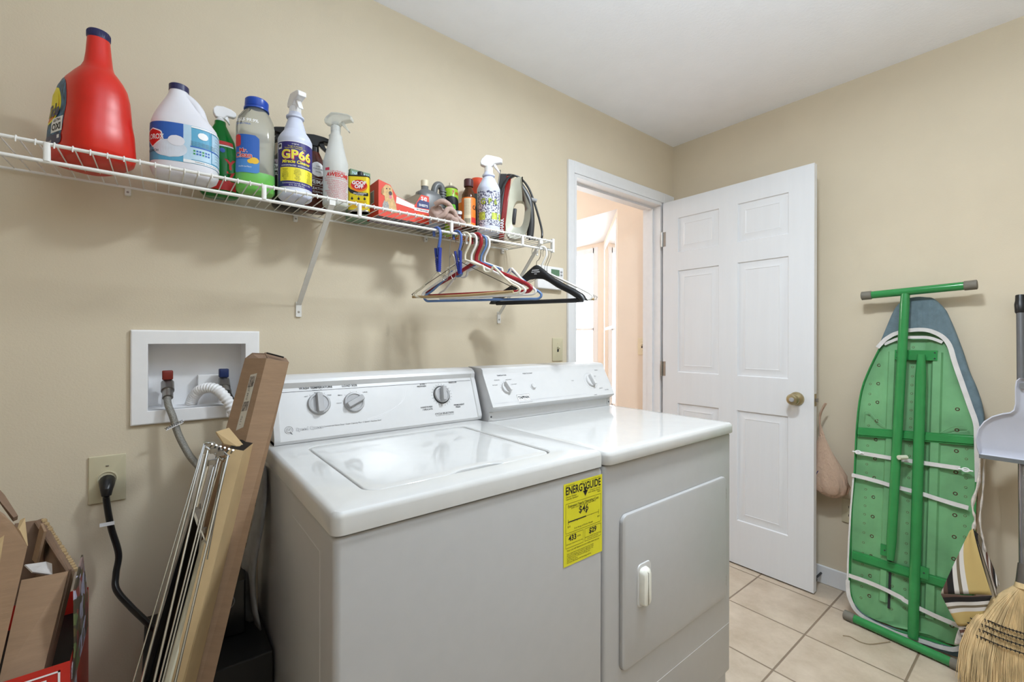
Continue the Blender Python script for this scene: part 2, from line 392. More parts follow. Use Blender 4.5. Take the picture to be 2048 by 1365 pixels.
# ---------------------------------------------------------------- open six-panel door, hinged on the right jamb
dr = struct(bpy.data.objects.new('door_1', None)); C.objects.link(dr); dr.location = (2.4305, 1.5505, 0.008)
m = MB(); HX = -0.0175; YL = -0.803; ZH = 2.032
ys = [YL, -.6935, -.4475, -.3475, -.1005, -.001]; zs = [0, .232, .820, 1.004, 1.608, 1.717, 1.922, ZH]
for side in (-1, 1):
    xf = HX * (1 if side == -1 else -1)
    for i in range(5):
        for j in range(7):
            panel = i in (1, 3) and j in (1, 3, 5)
            y0, y1, z0, z1 = ys[i], ys[i + 1], zs[j], zs[j + 1]
            q = lambda ins, dep: [(xf - side * dep, y0 + ins, z0 + ins), (xf - side * dep, y1 - ins, z0 + ins), (xf - side * dep, y1 - ins, z1 - ins), (xf - side * dep, y0 + ins, z1 - ins)]
            if not panel: m.add(q(0, 0), [(0, 1, 2, 3)], door_m)
            else:
                rs = [q(0, 0), q(.004, .0065), q(.011, .0075), q(.030, .0045), q(.041, .0015), q(.044, .003)]
                m.rings(rs, door_m, caps=False); m.add(rs[-1], [(0, 1, 2, 3)], door_m)
a, b_ = HX, -HX
m.add([(a, YL, 0), (b_, YL, 0), (b_, YL, ZH), (a, YL, ZH)], [(0, 1, 2, 3)], trim_m)
m.add([(a, -.001, 0), (b_, -.001, 0), (b_, -.001, ZH), (a, -.001, ZH)], [(0, 3, 2, 1)], door_m)
m.add([(a, YL, ZH), (b_, YL, ZH), (b_, -.001, ZH), (a, -.001, ZH)], [(0, 1, 2, 3)], door_m)
m.add([(a, YL, 0), (b_, YL, 0), (b_, -.001, 0), (a, -.001, 0)], [(0, 3, 2, 1)], door_m)
m.build('door_slab', dr, smooth=20)
KZ = 0.911; KY = -0.7305
for sd in (-1, 1):
    k = MB(); Mx = Matrix.Translation((sd * .0175, KY, KZ)) @ Matrix.Rotation(R(90 * sd), 4, 'Y')
    k.lathe([(.0, 0), (.033, 0), (.033, .004), (.029, .010), (.016, .014), (.0125, .02), (.0125, .03), (.02, .036), (.0265, .045), (.027, .054), (.022, .062), (.016, .0645), (.0, .0645)], brass, 32, Mx)
    k.lathe([(.0, .0645), (.011, .0645), (.009, .0665), (.0, .0668)], greyplastic, 20, Mx)
    k.build('door_knob', dr)
k = MB(); k.box((-.0125, YL - .0012, KZ - .029), (.0125, YL, KZ + .029), brass); k.box((-.007, YL - .012, KZ - .008), (.007, YL - .001, KZ + .008), steel); k.build('latch', dr, smooth=0)
for hz in (0.18, 1.02, 1.81):
    k = MB(); k.tube([(-.0225, .004, hz - .045), (-.0225, .004, hz + .045)], .0062, steel, 12); k.box((-.0175, -.0008, hz - .044), (.014, .0005, hz + .044), steel)
    k.box((-.0015 - .0175, -.02, hz - .044), (-.0172, .0, hz + .044), steel); k.build('hinge', dr)
ds = MB(); ds.tube([(2.562, .762, .05), (2.475, .762, .05)], .005, black, 8); ds.lathe([(.0, 0), (.012, 0), (.012, .01), (.0, .01)], black, 12, Matrix.Translation((2.475, .762, .05)) @ Matrix.Rotation(R(-90), 4, 'Y'))
tag(ds.build('door_stop'), 'small dark door stop on the baseboard behind the open door', 'door stop')

# switch plates, outlets, thermostat
def switch(name, label, o, xd, w_=.070, h=.115, mt=almond):
    o = Vector(o); xd = Vector(xd); n = xd.cross(Vector((0, 0, 1)))
    M_ = Matrix(((xd.x, -n.x, 0, o.x), (xd.y, -n.y, 0, o.y), (0, 0, 1, o.z), (0, 0, 0, 1)))
    # local: x right, -y toward room? use columns (xd, -n, z)
    t = bpy.data.objects.new(name, None); C.objects.link(t); t.matrix_world = M_; tag(t, label, 'light switch')
    f = MB(); f.rbox((-w_ / 2, -.006, -h / 2), (w_ / 2, 0, h / 2), mt, r=.004, axis=1, rt=.0025); f.box((-.005, -.0063, -.012), (.005, -.006, .012), gap_shade_m)
    for zz in (-.03, .03): f.lathe([(0, 0), (.003, 0), (.0022, .0012), (0, .0012)], mt, 10, Matrix.Translation((0, -.006, zz)) @ Matrix.Rotation(R(90), 4, 'X'))
    f.build('cover_plate', t)
    f = MB(); f.box((-.0035, -.02, -.004), (.0035, -.005, .004), mt, Matrix.Translation((0, 0, .002)) @ Matrix.Rotation(R(-28), 4, 'X')); f.build('toggle', t, smooth=0)
switch('light_switch', 'almond toggle light switch left of the door casing above the dryer', (1.544, WY, 1.154), (1, 0, 0))
switch('light_switch', 'ivory toggle light switch on the peach hall wall through the doorway', (WX, 1.81, 1.16), (0, -1, 0), mt=ivory)
t = thing('thermostat', 'white wall thermostat with green screen behind the black hanger', 'thermostat', (1.478, WY, 1.502))
f = MB(); f.rbox((-.085, -.026, -.055), (.085, 0, .055), white, r=.006, axis=1, rt=.004); f.build('case', t)
f = MB(); f.box((.0, -.0275, .012), (.055, -.026, .042), mat('lcd_green', (92, 126, 100), 0.2)); f.build('screen', t, smooth=0)
f = MB()
for zz in (.033, .018): f.box((.063, -.0285, zz - .004), (.074, -.026, zz + .004), greyplastic)
f.build('button', t, smooth=0)
t = thing('wall_outlet', 'almond round dryer outlet plate on the wall below the washer box', 'outlet', (-.108, WY, .832))
f = MB(); f.rbox((-.037, -.006, -.062), (.037, 0, .062), almond, r=.003, axis=1, rt=.0025); f.lathe([(0, .006), (.021, .006), (.021, .009), (.0185, .0095), (.018, .007), (0, .007)], almond, 28, Matrix.Rotation(R(90), 4, 'X')); f.build('cover_plate', t)
f = MB(); f.box((-.003, -.0075, .033), (.003, -.006, .036), steel); f.build('screw', t, smooth=0)
t = thing('wall_outlet', 'almond duplex outlet low on the right wall half hidden by the ironing board', 'outlet', (WX, .645, .388))
f = MB(); f.rbox((-.006, -.035, -.057), (0, .035, .057), wall_m if False else almond, r=.003, axis=0, rt=.002); f.build('cover_plate', t)
f = MB()
for zz in (-.02, .02): f.rbox((-.008, -.016, zz - .013), (-.0055, .016, zz + .013), almond, r=.006, axis=0); 
for zz in (-.02, .02):
    for yy in (-.006, .006): f.box((-.0085, yy - .001, zz - .005), (-.0078, yy + .001, zz + .006), black)
f.build('receptacle', t, smooth=0)

# washer box recessed in the wall
t = thing('washing_machine_outlet_box', 'white recessed washer outlet box with hot and cold valves in the wall', 'outlet box', (0, WY, 0))
f = MB(); D = .085
o4 = lambda x0, x1, z0, z1, yy: [(x0, yy, z0), (x1, yy, z0), (x1, yy, z1), (x0, yy, z1)]
f.rings([o4(-.063, .243, .965, 1.226, -.0005), o4(-.063, .243, .965, 1.226, -.008), o4(-.060, .240, .968, 1.223, -.011), o4(BX0, BX1, BZ0, BZ1, -.011), o4(BX0, BX1, BZ0, BZ1, D)], white, caps=False)
f.add(o4(BX0, BX1, BZ0, BZ1, D), [(0, 1, 2, 3)], white)
f.add([(BX0, D, BZ0 + .002), (BX1, D, BZ0 + .002), (BX1, 0, BZ0 + .001), (BX0, 0, BZ0 + .001)], [(0, 3, 2, 1)], white)
f.box((.09, .055, BZ0), (.165, D - .001, BZ1 - .095), white)
f.build('recessed_box', t, smooth=0, bevel=.0015)
def valve(x, col, name):
    v = MB(); y = .02
    v.tube([(x, y + .03, BZ0 + .001), (x, y + .03, BZ0 + .03)], .014, white, 20)
    v.tube([(x, y + .03, BZ0 + .02), (x, y + .03, BZ0 + .07), ], .008, steel, 14); v.tube([(x, y + .035, BZ0 + .066), (x, y - .005, BZ0 + .066)], .010, steel, 16)
    v.tube([(x, y - .022, BZ0 + .052), (x, y + .004, BZ0 + .072)], .0155, steel, 18)
    ob = v.build('valve', t)
    h = MB(); h.rbox((x - .0125, y - .012, BZ0 + .082), (x + .0125, y + .016, BZ0 + .108), col, r=.004, rt=.003); h.tube([(x, y + .01, BZ0 + .06), (x, y + .008, BZ0 + .085)], .006, steel, 10); h.build('handle', ob)
valve(.017, mat('red_knob', (112, 30, 20), 0.45), 'hot'); valve(.152, mat('blue_knob', (20, 38, 84), 0.45), 'cold')
# hoses
hose = mat('braided_steel_hose', (150, 148, 142), 0.35, metal=0.7, vary=0.2, scale=500, bump=0.8, bscale=700)
pts = [Vector((.017, WY + .000, BZ0 + .055)), Vector((.017, WY - .025, BZ0 + .02)), aty(1.54, 346, 835), aty(1.53, 357, 870), aty(1.51, 378, 910), aty(1.48, 402, 942), Vector((.09, 1.46, .80)), Vector((.16, 1.46, .74)), Vector((.26, 1.47, .72))]
t = thing('water_supply_hose', 'braided steel washer hose from the red hot valve', 'hose')
m = MB(); m.tube(smoothpath(pts, 8), .0088, hose, 14); m.build('braided_tube', t)
m = MB(); m.tube([(.017, WY + .006, BZ0 + .058), (.017, WY - .018, BZ0 + .034)], .0125, steel, 12); m.build('coupling', t)
m = MB(); q = aty(1.535, 352, 852); m.add([q + Vector((-.022, -.012, -.010)), q + Vector((.016, -.012, .008)), q + Vector((.018, -.012, .017)), q + Vector((-.018, -.012, .000))], [(0, 1, 2, 3)], white)
m.text('WARNING', .009, plane_fn(q + Vector((-.004, -.0125, .0042)), (.9, 0, .42), (-.42, 0, .9)), ink, bold=.02); m.build('tag', t, smooth=0)
t = thing('water_supply_hose', 'black rubber washer hose from the blue cold valve', 'hose')
pts = [Vector((.152, WY + .000, BZ0 + .055)), Vector((.162, WY - .03, BZ0 + .025)), Vector((.19, WY - .06, BZ0 - .03)), Vector((.23, 1.50, .9)), Vector((.27, 1.48, .8))]
m = MB(); m.tube(smoothpath(pts, 8), .0095, mat('black_rubber', (30, 30, 30), 0.45), 12); m.build('rubber_tube', t)
m = MB(); m.tube([(.152, WY + .006, BZ0 + .058), (.156, WY - .014, BZ0 + .038)], .0135, steel, 12); m.build('coupling', t)
pts = smoothpath([Vector((.072, WY + .045, BZ0 + .004)), Vector((.080, WY + .030, BZ0 + .030)), Vector((.100, WY + .005, BZ0 + .052)), Vector((.130, WY - .02, BZ0 + .050)), Vector((.158, WY - .045, BZ0 + .012)), Vector((.18, WY - .06, BZ0 - .05)), Vector((.22, 1.50, .85)), Vector((.26, 1.49, .75))], 22)
m = MB(); m.tube(pts, [.0145 + .0013 * math.sin(i * 1.5) for i in range(len(pts))], white, 16)
tag(m.build('drain_hose'), 'white corrugated drain hose arching out of the washer box', 'hose')
# dryer plug and cord
t = thing('power_cord', 'black dryer power cord plugged into the almond outlet', 'power cord')
m = MB(); q = Vector((-.108, WY - .010, .828)); m.tube([q, q + Vector((.001, -.022, -.004)), q + Vector((.001, -.034, -.016)), q + Vector((.001, -.036, -.03))], [.0165, .0155, .0125, .010], black, 14); m.build('plug', t)
pts = [q + Vector((.001, -.036, -.028)), aty(1.54, 213, 1003), aty(1.535, 222, 1055), aty(1.53, 237, 1108), aty(1.52, 232, 1148), aty(1.50, 233, 1180), aty(1.46, 262, 1215), aty(1.40, 300, 1252), aty(1.38, 330, 1290), Vector((.0, 1.36, .3))]
m = MB(); m.tube(smoothpath(pts, 8), .0072, black, 12, flat=1.25); m.build('cord', t)
m = MB(); q = aty(1.525, 217, 1046); m.box((q.x - .016, q.y - .009, q.z - .005), (q.x + .012, q.y - .0085, q.z + .004), white); m.build('tag', t, smooth=0)

# ================================================================ WASHER AND DRYER
WX0, WX1, WYF, WYB = .215, .862, .72, 1.42
t = thing('washing_machine', 'white top-loading washing machine with a yellow energy sticker on its front', 'washing machine', (0, 0, 0))
m = MB(); m.rbox((WX0, WYF, .02), (WX1, WYB, .884), enamel_shaded, r=.012, n=5, rt=.010); 
# pressed outline in the side panel
xx = WX0 - .0004
for (a, b_, c, e) in ((.795, .8, .03, .838), (.8, 1.0, .836, .838), ):
    m.box((xx, a, c), (WX0 + .001, b_, e), panelm)
m.build('cabinet', t, smooth=30)
for (px, py) in ((WX0 + .05, WYF + .05), (WX1 - .05, WYF + .05), (WX0 + .05, WYB - .05), (WX1 - .05, WYB - .05)):
    m = MB(); m.tube([(px, py, 0), (px, py, .025)], .02, black, 14); m.build('levelling_foot', t)
# top deck with sunken lid
def decksec(ins, z, n=6, r=.018): 
    return [(x, y, z) for x, y in rrect(WX0 - .003 + ins, WYF - .004 + ins, WX1 + .001 - ins, WYB - ins, max(r - ins, .004), n)]
LX0, LX1, LY0, LY1 = .292, .752, .783, 1.205
m = MB(); ZT = .927
rs = [decksec(.004, .8875), decksec(0, .8885), decksec(0, .915)] + [decksec(.012 * (1 - math.cos(R(a))), .915 + .012 * math.sin(R(a))) for a in (30, 60, 90)]
m.rings(rs, enamel, caps=False)
outer = rs[-1]
hole = lambda ins, z, n=6, r=.028: [(x, y, z) for x, y in rrect(LX0 + ins, LY0 + ins, LX1 - ins, LY1 - ins, max(r - ins, .004), n)]
h = [hole(-.004, ZT), hole(-.001, ZT - .0025), hole(0, ZT - .012)]
m.rings([outer, h[0]], enamel, caps=False); m.rings(h, enamel, caps=False)
m.add(rs[0], [tuple(range(len(rs[0]) - 1, -1, -1))], enamel)
m.build('top_deck', t, smooth=30)
# lid with a finger notch along its front edge
def lidring(ins, z):
    o = []
    for x, y in rrect(LX0 + .003 + ins, LY0 + .003 + ins, LX1 - .003 - ins, LY1 - .003 - ins, .026 - ins, 6): o.append((x, y, z))
    return o
def lidpoly(ins, z):
    pts = []; r = .026
    base = rrect(LX0 + .003 + ins, LY0 + .003 + ins, LX1 - .003 - ins, LY1 - .003 - ins, r - min(ins, .02), 6)
    for x, y in base: pts.append((x, y, z))
    # insert notch between the front-left and front-right corners
    n = 7
    i = 3 * n  # start of last (front right) corner
    notch = [(.462, 0), (.475, .004), (.49, .013), (.505, .017), (.57, .017), (.585, .013), (.597, .004), (.606, 0)]
    ins_pts = [(x, LY0 + .003 + ins + d, z) for x, d in notch]
    return pts[:i] + ins_pts + pts[i:]
m = MB(); m.rings([lidpoly(0, ZT - .012), lidpoly(0, ZT - .0045), lidpoly(.0015, ZT - .0022), lidpoly(.004, ZT - .0015)], enamel, caps=False)
q = lidpoly(.004, ZT - .0015)
# the lid skin is slightly dished
cx, cy = (LX0 + LX1) / 2, (LY0 + LY1) / 2
rr_ = [q]
for k, dz in ((.88, -.0010), (.72, -.0018), (.4, -.0022)): rr_.append([(cx + (x - cx) * k, cy + (y - cy) * k, ZT - .0015 + dz + .0006) for x, y, z in q])
m.rings(rr_, enamel, caps=False); m.add(rr_[-1], [tuple(range(len(q)))], enamel)
m.build('lid', t, smooth=50)
# control console: profile in (y, z), swept along x with end caps
CX0, CX1 = .228, .868
prof = [(1.262, .928), (1.259, .936), (1.258, .945), (1.300, 1.058), (1.305, 1.068), (1.303, 1.083), (1.308, 1.091), (1.322, 1.099), (1.345, 1.103), (1.41, 1.099), (1.42, 1.085), (1.42, .928)]
def consec(x, sh=0, sc_=1.0):
    c = (1.35, .928); return [(x, c[0] + (y - c[0]) * sc_ + sh, c[1] + (z - c[1]) * sc_) for y, z in prof]
c2 = [(y + (.004 if 2 <= i <= 4 else 0), z) for i, (y, z) in enumerate(prof)]
rims = [consec(CX0 + .006, 0, .975), consec(CX0 + .0015, 0, .99), consec(CX0), consec(CX0 + .014), [(CX0 + .016, y, z) for y, z in c2], [(CX1 - .016, y, z) for y, z in c2], consec(CX1 - .014), consec(CX1), consec(CX1 - .0015, 0, .99), consec(CX1 - .006, 0, .975)]
m = MB(); m.rings(rims, panelm, caps=False); m.add(rims[0], [tuple(range(len(prof)))], panelm); m.add(rims[-1], [tuple(range(len(prof) - 1, -1, -1))], panelm)
con = m.build('control_console', t, smooth=28)
# frame of the sloping face: origin at lower-left
A = Vector((CX0, 1.2622, .945)); B = Vector((CX0, 1.3042, 1.058)); fy = (B - A).normalized(); fx = Vector((1, 0, 0))
def face(px, py, off=.0007):
    """point on the sloping washer face"""
    n = fx.cross(fy)
    d = _ray(px, py); k = (A - CAM).dot(n) / d.dot(n); p = CAM + d * k; return p.x - CX0, (p - A).dot(fy)
def wf(ox, oy, off=.0007): return plane_fn(A + fx * ox + fy * oy, fx, fy, off)
g = MB()
def put(s, px, py, size, **k):
    a, b_ = face(px, py); g.text(s, size, wf(a, b_), k.pop('mt', ink), **k)
put('WASH TEMPERATURE', 632, 776, .0078, bold=.02, sx=1.15); put('ENERGY SAVER', 634, 781, .0038, mt=inkgrey)
put('WARM', 634, 786, .0045, bold=.01); put('HOT', 612, 794, .0045, bold=.01); put('COLD', 658, 791, .0045, bold=.01)
put('LOAD SIZE', 699, 772, .0078, bold=.02, sx=1.15); put('SMALL', 680, 791, .0045, bold=.01); put('MEDIUM', 678, 807, .004, mt=inkgrey); put('LARGE', 730, 785, .0045, bold=.01)
put('SOAK /', 846, 769, .0072, bold=.02); put('PREWASH', 843, 773.5, .0072, bold=.02); put('REGULAR', 905, 765.5, .0072, bold=.02)
put('HANDWASH', 853, 815, .0072, bold=.02); put('/ DELICATE', 855, 819.5, .0072, bold=.02); put('PERMANENT', 918, 810, .0072, bold=.02); put('PRESS', 916, 814.5, .0072, bold=.02)
put('CYCLE SELECTION', 889, 827, .0075, bold=.02, sx=1.1); put('PULL KNOB TO START - PUSH KNOB TO STOP', 890, 830.5, .0032)
put('Commercial Heavy Duty \u2022 Super Capacity Plus \u2022 2 Speed \u2022 Stainless Steel', 707, 847, .0055)
a, b_ = face(620, 857); g.text('Speed Queen', .0125, wf(a, b_, .0005), ink, bold=.03); g.text('Speed Queen', .0125, wf(a, b_, .0011), white, bold=-.006)
# round Q emblem
a, b_ = face(577.5, 861)
def ringpoly(r0, r1, fn, mt, n=30):
    vs = [fn(r * math.cos(2 * math.pi * k / n), r * math.sin(2 * math.pi * k / n)) for r in (r0, r1) for k in range(n)]
    g.add(vs, [(k, (k + 1) % n, (k + 1) % n + n, k + n) for k in range(n)], mt)
fn = wf(a, b_); ringpoly(.0092, .0099, fn, ink); ringpoly(.0058, .0064, fn, ink)
for k in (-1, 0, 1): g.poly([(k * .002 - .0003, -.002), (k * .002 + .0003, -.002), (k * .003 + .0004, .003), (k * .003 - .0004, .003)], fn, ink)
g.poly([(.002, -.006), (.0035, -.005), (.009, -.012), (.006, -.012)], fn, inkgrey)
# tick marks round the dials
def ticks(px, py, r0, r1, a0, a1, n, fat=.0004, mt=ink):
    a, b_ = face(px, py); fn = wf(a, b_)
    for k in range(n):
        t_ = R(a0 + (a1 - a0) * k / (n - 1)); c, s_ = math.cos(t_), math.sin(t_)
        g.poly([(r0 * c - fat * s_, r0 * s_ + fat * c), (r0 * c + fat * s_, r0 * s_ - fat * c), (r1 * c + fat * s_, r1 * s_ - fat * c), (r1 * c - fat * s_, r1 * s_ + fat * c)], fn, mt)
ticks(883, 790, .0335, .038, -80, 260, 22); ticks(638, 808, .0325, .0345, 60, 130, 4); ticks(708, 805, .0315, .0335, 40, 200, 6)
a, b_ = face(883, 790); fn = wf(a, b_)
for a0, a1 in ((100, 165), (190, 262), (-75, -20), (10, 80)):
    n = 14; vs = [fn(r * math.cos(R(a0 + (a1 - a0) * k / n)), r * math.sin(R(a0 + (a1 - a0) * k / n))) for r in (.0320, .0326) for k in range(n + 1)]
    g.add(vs, [(k, k + 1, k + n + 2, k + n + 1) for k in range(n)], ink)
# swoosh lines
for dz in (0, .0035):
    P_ = [(face(820, 852)[0], face(820, 840)[1])] ; 
    a0, b0 = face(735, 838); a1, b1 = face(770, 826); a2, b2 = face(805, 803); a3, b3 = face(812, 775)
    path = smoothpath([(a0, b0 - dz, 0), (a1, b1 - dz, 0), (a2 - dz, b2, 0), (a3 - dz * 3, b3, 0)], 10)
    for p, q_ in zip(path, path[1:]):
        g.add([wf(0, 0)(p.x, p.y - .0004), wf(0, 0)(q_.x, q_.y - .0004), wf(0, 0)(q_.x, q_.y + .0004), wf(0, 0)(p.x, p.y + .0004)], [(0, 1, 2, 3)], white)
g.poly([(.018, .1205), (CX1 - CX0 - .018, .1205), (CX1 - CX0 - .018, .1217), (.018, .1217)], wf(0, 0, .0003), gap_shade_m)  # painted dark line in place of the shadow under the console ledge
g.build('control_lettering', con, smooth=0)
nrm = fx.cross(fy)
def faceM(ox, oy, ang=0, n=None, A_=None, fy_=None):
    A2 = A_ or A; f2 = fy_ or fy; n2 = fx.cross(f2); o = A2 + fx * ox + f2 * oy
    return Matrix(((fx.x, f2.x, n2.x, o.x), (fx.y, f2.y, n2.y, o.y), (fx.z, f2.z, n2.z, o.z), (0, 0, 0, 1))) @ Matrix.Rotation(R(ang), 4, 'Z')
dialm = mat('dial_grey', (168, 168, 170), 0.3)
def knob(ox, oy, r, ang, par, mt=dialm, A_=None, fy_=None, hgt=.02, skirt=True):
    k = MB(); Mx = faceM(ox, oy, ang, A_=A_, fy_=fy_)
    k.lathe([(0, 0), (r, 0), (r, .004), (r * .93, .008), (r * .8, .0085), (r * .74, .006), (0, .0055)], mt, 36, Mx)
    w0 = r * .27
    k.rings([[(x, y, z) for x, y in rrect(-w0 * f_, -r * .9 * g_, w0 * f_, r * .97 * g_, w0 * f_ * .5, 4)] for z, f_, g_ in ((.004, 1.15, 1), (.015, 1, .98), (hgt - .002, .95, .95), (hgt, .8, .9))], mt, M=Mx)
    return k.build('dial', par)
a, b_ = face(638, 808); knob(a, b_, .0305, 0, t); a, b_ = face(708, 805); knob(a, b_, .0295, -65, t)
a, b_ = face(883, 790)
k = MB(); k.lathe([(0, 0), (.0300, 0), (.0300, .0015), (0, .0015)], black, 36, faceM(a, b_)); k.build('dial_ring', t)
knob(a + .0, b_ + .0, .0268, -8, t, hgt=.026)
# energy guide sticker
yel = mat('yellow_label', (214, 208, 40), 0.5, vary=.01)
g = MB(); sx0, sx1, sz0, sz1 = .7235, .858, .678, .869; W_ = sx1 - sx0; Hh = sz1 - sz0
sf = plane_fn((sx0, WYF - .0008, sz0), (1, 0, 0), (0, 0, 1), 0.0)
sf2 = plane_fn((sx0, WYF - .0012, sz0), (1, 0, 0), (0, 0, 1), 0.0)
g.add([sf(0, 0), sf(W_, 0), sf(W_, Hh), sf(0, Hh)], [(0, 1, 2, 3)], yel)
S = lambda u, v: (lambda x, y: sf2(u * W_ + x, v * Hh + y))
def bar(u0, v0, u1, v1): g.add([sf2(u0 * W_, v0 * Hh), sf2(u1 * W_, v0 * Hh), sf2(u1 * W_, v1 * Hh), sf2(u0 * W_, v1 * Hh)], [(0, 1, 2, 3)], ink)
def frame(u0, v0, u1, v1, f=.004): bar(u0, v0, u1, v0 + f); bar(u0, v1 - f, u1, v1); bar(u0, v0, u0 + f, v1); bar(u1 - f, v0, u1, v1)
g.text('ENERGYGUIDE', .0255, S(.5, .905), ink, bold=.022, sx=.72); bar(.525, .835, .565, .90); g.poly([(.0, -.011), (.009, .003), (-.009, .003)], S(.545, .84), ink)
g.text('U.S. Government', .0042, S(.05, .975), ink, align='LEFT'); g.text('Federal law prohibits removal before purchase', .0036, S(.95, .975), ink, align='RIGHT')
for i, s_ in enumerate(('Clothes Washer', 'Capacity: Standard')): g.text(s_, .0055, S(.05, .835 - i * .026), ink, align='LEFT')
for i, s_ in enumerate(('Compare only with', 'other clothes washers', 'labels')): g.text(s_, .005, S(.95, .84 - i * .024), ink, align='RIGHT')
frame(.05, .395, .96, .755); g.text('Estimated Yearly Operating Cost', .0088, S(.5, .715), ink, bold=.01, sx=.9); g.text('(when used with an electric water heater)', .005, S(.5, .688), ink)
g.text('$46', .022, S(.5, .633), ink, bold=.012); g.poly([(-.004, .003), (0, -.004), (.004, .003)], S(.57, .583), ink)
bar(.11, .522, .56, .536); bar(.56, .528, .9, .532); bar(.108, .50, .116, .56); bar(.895, .50, .902, .56); bar(.33, .51, .336, .53); bar(.55, .52, .556, .54); bar(.7, .52, .706, .535)
g.text('$10', .006, S(.13, .47), ink); g.text('$71', .006, S(.9, .47), ink); g.text('Cost Range of Similar Models', .0055, S(.5, .43), ink)
frame(.05, .215, .49, .375); frame(.53, .215, .96, .375); g.text('433', .0175, S(.22, .325), ink, bold=.03); g.text('kWh', .006, S(.38, .32), ink)
g.text('Estimated Yearly Electricity Use', .0042, S(.27, .26), ink); g.text('$29', .0175, S(.74, .325), ink, bold=.03); g.text('Estimated Yearly Operating Cost', .0042, S(.745, .262), ink); g.text('(natural gas water heater)', .0038, S(.745, .24), ink)
g.text('Your cost will depend on your utility rates and use.', .0056, S(.5, .185), ink, sx=.97)
for i in range(6): g.text(('Cost range based only on standard capacity models.', 'Estimated operating cost based on eight wash loads', 'a week and a 2007 national average electricity cost', 'of 10.65 cents per kWh and natural gas cost', 'of $1.218 per therm.', 'For more information visit the energy website.')[i], .0044, S(.08, .145 - i * .021), ink, align='LEFT')
tag(g.build('energy_label', t, smooth=0), 'yellow energy guide sticker')

# ---------------------------------------------------------------- dryer
t = thing('clothes_dryer', 'white front-loading clothes dryer beside the open door with a side-hinged panel', 'dryer', (0, 0, 0))
EX0, EX1, EYF = .868, 1.533, .722
m = MB(); m.rbox((EX0, EYF, .07), (EX1, 1.40, .884), enamel_shaded, r=.010, n=4, rt=.008)
m.box((EX0 + .01, EYF + .012, .0), (EX1 - .01, 1.39, .075), enamel_shaded)
m.box((EX0 + .01, EYF - .0006, .235), (EX1 - .01, EYF + .001, .2365), panelm)
m.build('cabinet', t, smooth=30)
def dsec(ins, z): return [(x, y, z) for x, y in rrect(EX0 - .001 + ins, EYF - .012 + ins, EX1 + .004 - ins, 1.405 - ins, max(.022 - ins, .003), 6)]
m = MB(); rs = [dsec(.006, .886), dsec(.001, .8875), dsec(0, .890), dsec(0, .909)] + [dsec(.011 * (1 - math.cos(R(a))), .909 + .011 * math.sin(R(a))) for a in (30, 60, 90)] + [dsec(.035, .9195)]
m.rings(rs, enamel); m.build('top_panel', t, smooth=30)
# door
OX0, OX1, OZ0, OZ1 = .929, 1.486, .342, .748
m = MB()
def dd_(ins, y): return [(x, y, z) for x, z in rrect(OX0 + ins, OZ0 + ins, OX1 - ins, OZ1 - ins, .022 - min(ins, .015), 5)]
m.rings([dd_(0, EYF - .0003), dd_(-.0004, EYF - .0008)], gap_shade_m, caps=False)
m.rings([dd_(.0012, EYF - .0002), dd_(.0012, EYF - .006), dd_(.0025, EYF - .009), dd_(.007, EYF - .0105)], enamel_shaded, caps=False)
q = dd_(.007, EYF - .0105); m.add(q, [tuple(range(len(q)))], enamel_shaded)
dd2 = m.build('loading_door', t, smooth=30)
m = MB(); hx0, hx1, hz0, hz1 = .990, 1.050, .488, .603; yy = EYF - .0107
m.rings([[(x, y, z) for x, z in rrect(hx0 + i, hz0 + i, hx1 - i, hz1 - i, .014, 4)] for i, y in ((0, yy), (.001, yy - .0025), (.004, yy - .003))], panelm, caps=False)
m.add([(x, yy - .0028, z) for x, z in rrect(hx0 + .003, hz0 + .003, hx1 - .003, hz1 - .003, .012, 4)], [tuple(range(20))], panelm)
hm = mat('handle_cream', (226, 226, 218), 0.3)
m.rings([[(x, y, z) for x, z in rrect(hx0 + .006 + i, hz0 + .006 + i * .5, hx1 - .016 - i, hz1 - .010 - i * 1.5, .012, 4)] for i, y in ((0, yy - .002), (.001, yy - .012), (.004, yy - .017), (.008, yy - .0185))], hm)
m.build('handle', dd2, smooth=35)
for z in (.685, .392):
    m = MB(); m.box((1.4885, EYF - .004, z - .02), (1.4955, EYF - .0002, z + .02), steel)
    for dz in (-.012, 0, .012): m.box((1.4905, EYF - .0046, z + dz - .003), (1.4935, EYF - .004, z + dz + .003), black)
    m.build('door_hinge', t, smooth=0)
# console
DXa, DXb = .880, 1.522
prof = [(1.236, .9205), (1.236, .952), (1.212, .966), (1.209, .972), (1.268, 1.078), (1.270, 1.083), (1.273, 1.095), (1.283, 1.101), (1.36, 1.104), (1.37, 1.095), (1.38, .9205)]
m = MB(); S1 = [(DXa, y, z) for y, z in prof]; S2 = [(DXb, y, z) for y, z in prof]
m.rings([S1, S2], panelm, caps=False); m.add(S1, [tuple(range(len(prof)))], mat('console_side_grey', (196, 196, 198), 0.4)); m.add(S2, [tuple(range(len(prof) - 1, -1, -1))], panelm)
for xa, xb in ((DXa + .002, DXa + .018), (DXb - .018, DXb - .002)):
    m.box((xa, 1.2335, .925), (xb, 1.237, .950), panelm)
    m.lathe([(0, 0), (.0035, 0), (.003, .0012), (0, .0012)], inkgrey, 12, Matrix.Translation(((xa + xb) / 2, 1.2335, .936)) @ Matrix.Rotation(R(90), 4, 'X'))
con = m.build('control_console', t, smooth=28)
A3 = Vector((DXa, 1.209, .972)); B3 = Vector((DXa, 1.268, 1.078)); f3 = (B3 - A3).normalized(); n3 = fx.cross(f3)
def face3(px, py):
    d = _ray(px, py); k = (A3 - CAM).dot(n3) / d.dot(n3); p = CAM + d * k; return p.x - DXa, (p - A3).dot(f3)
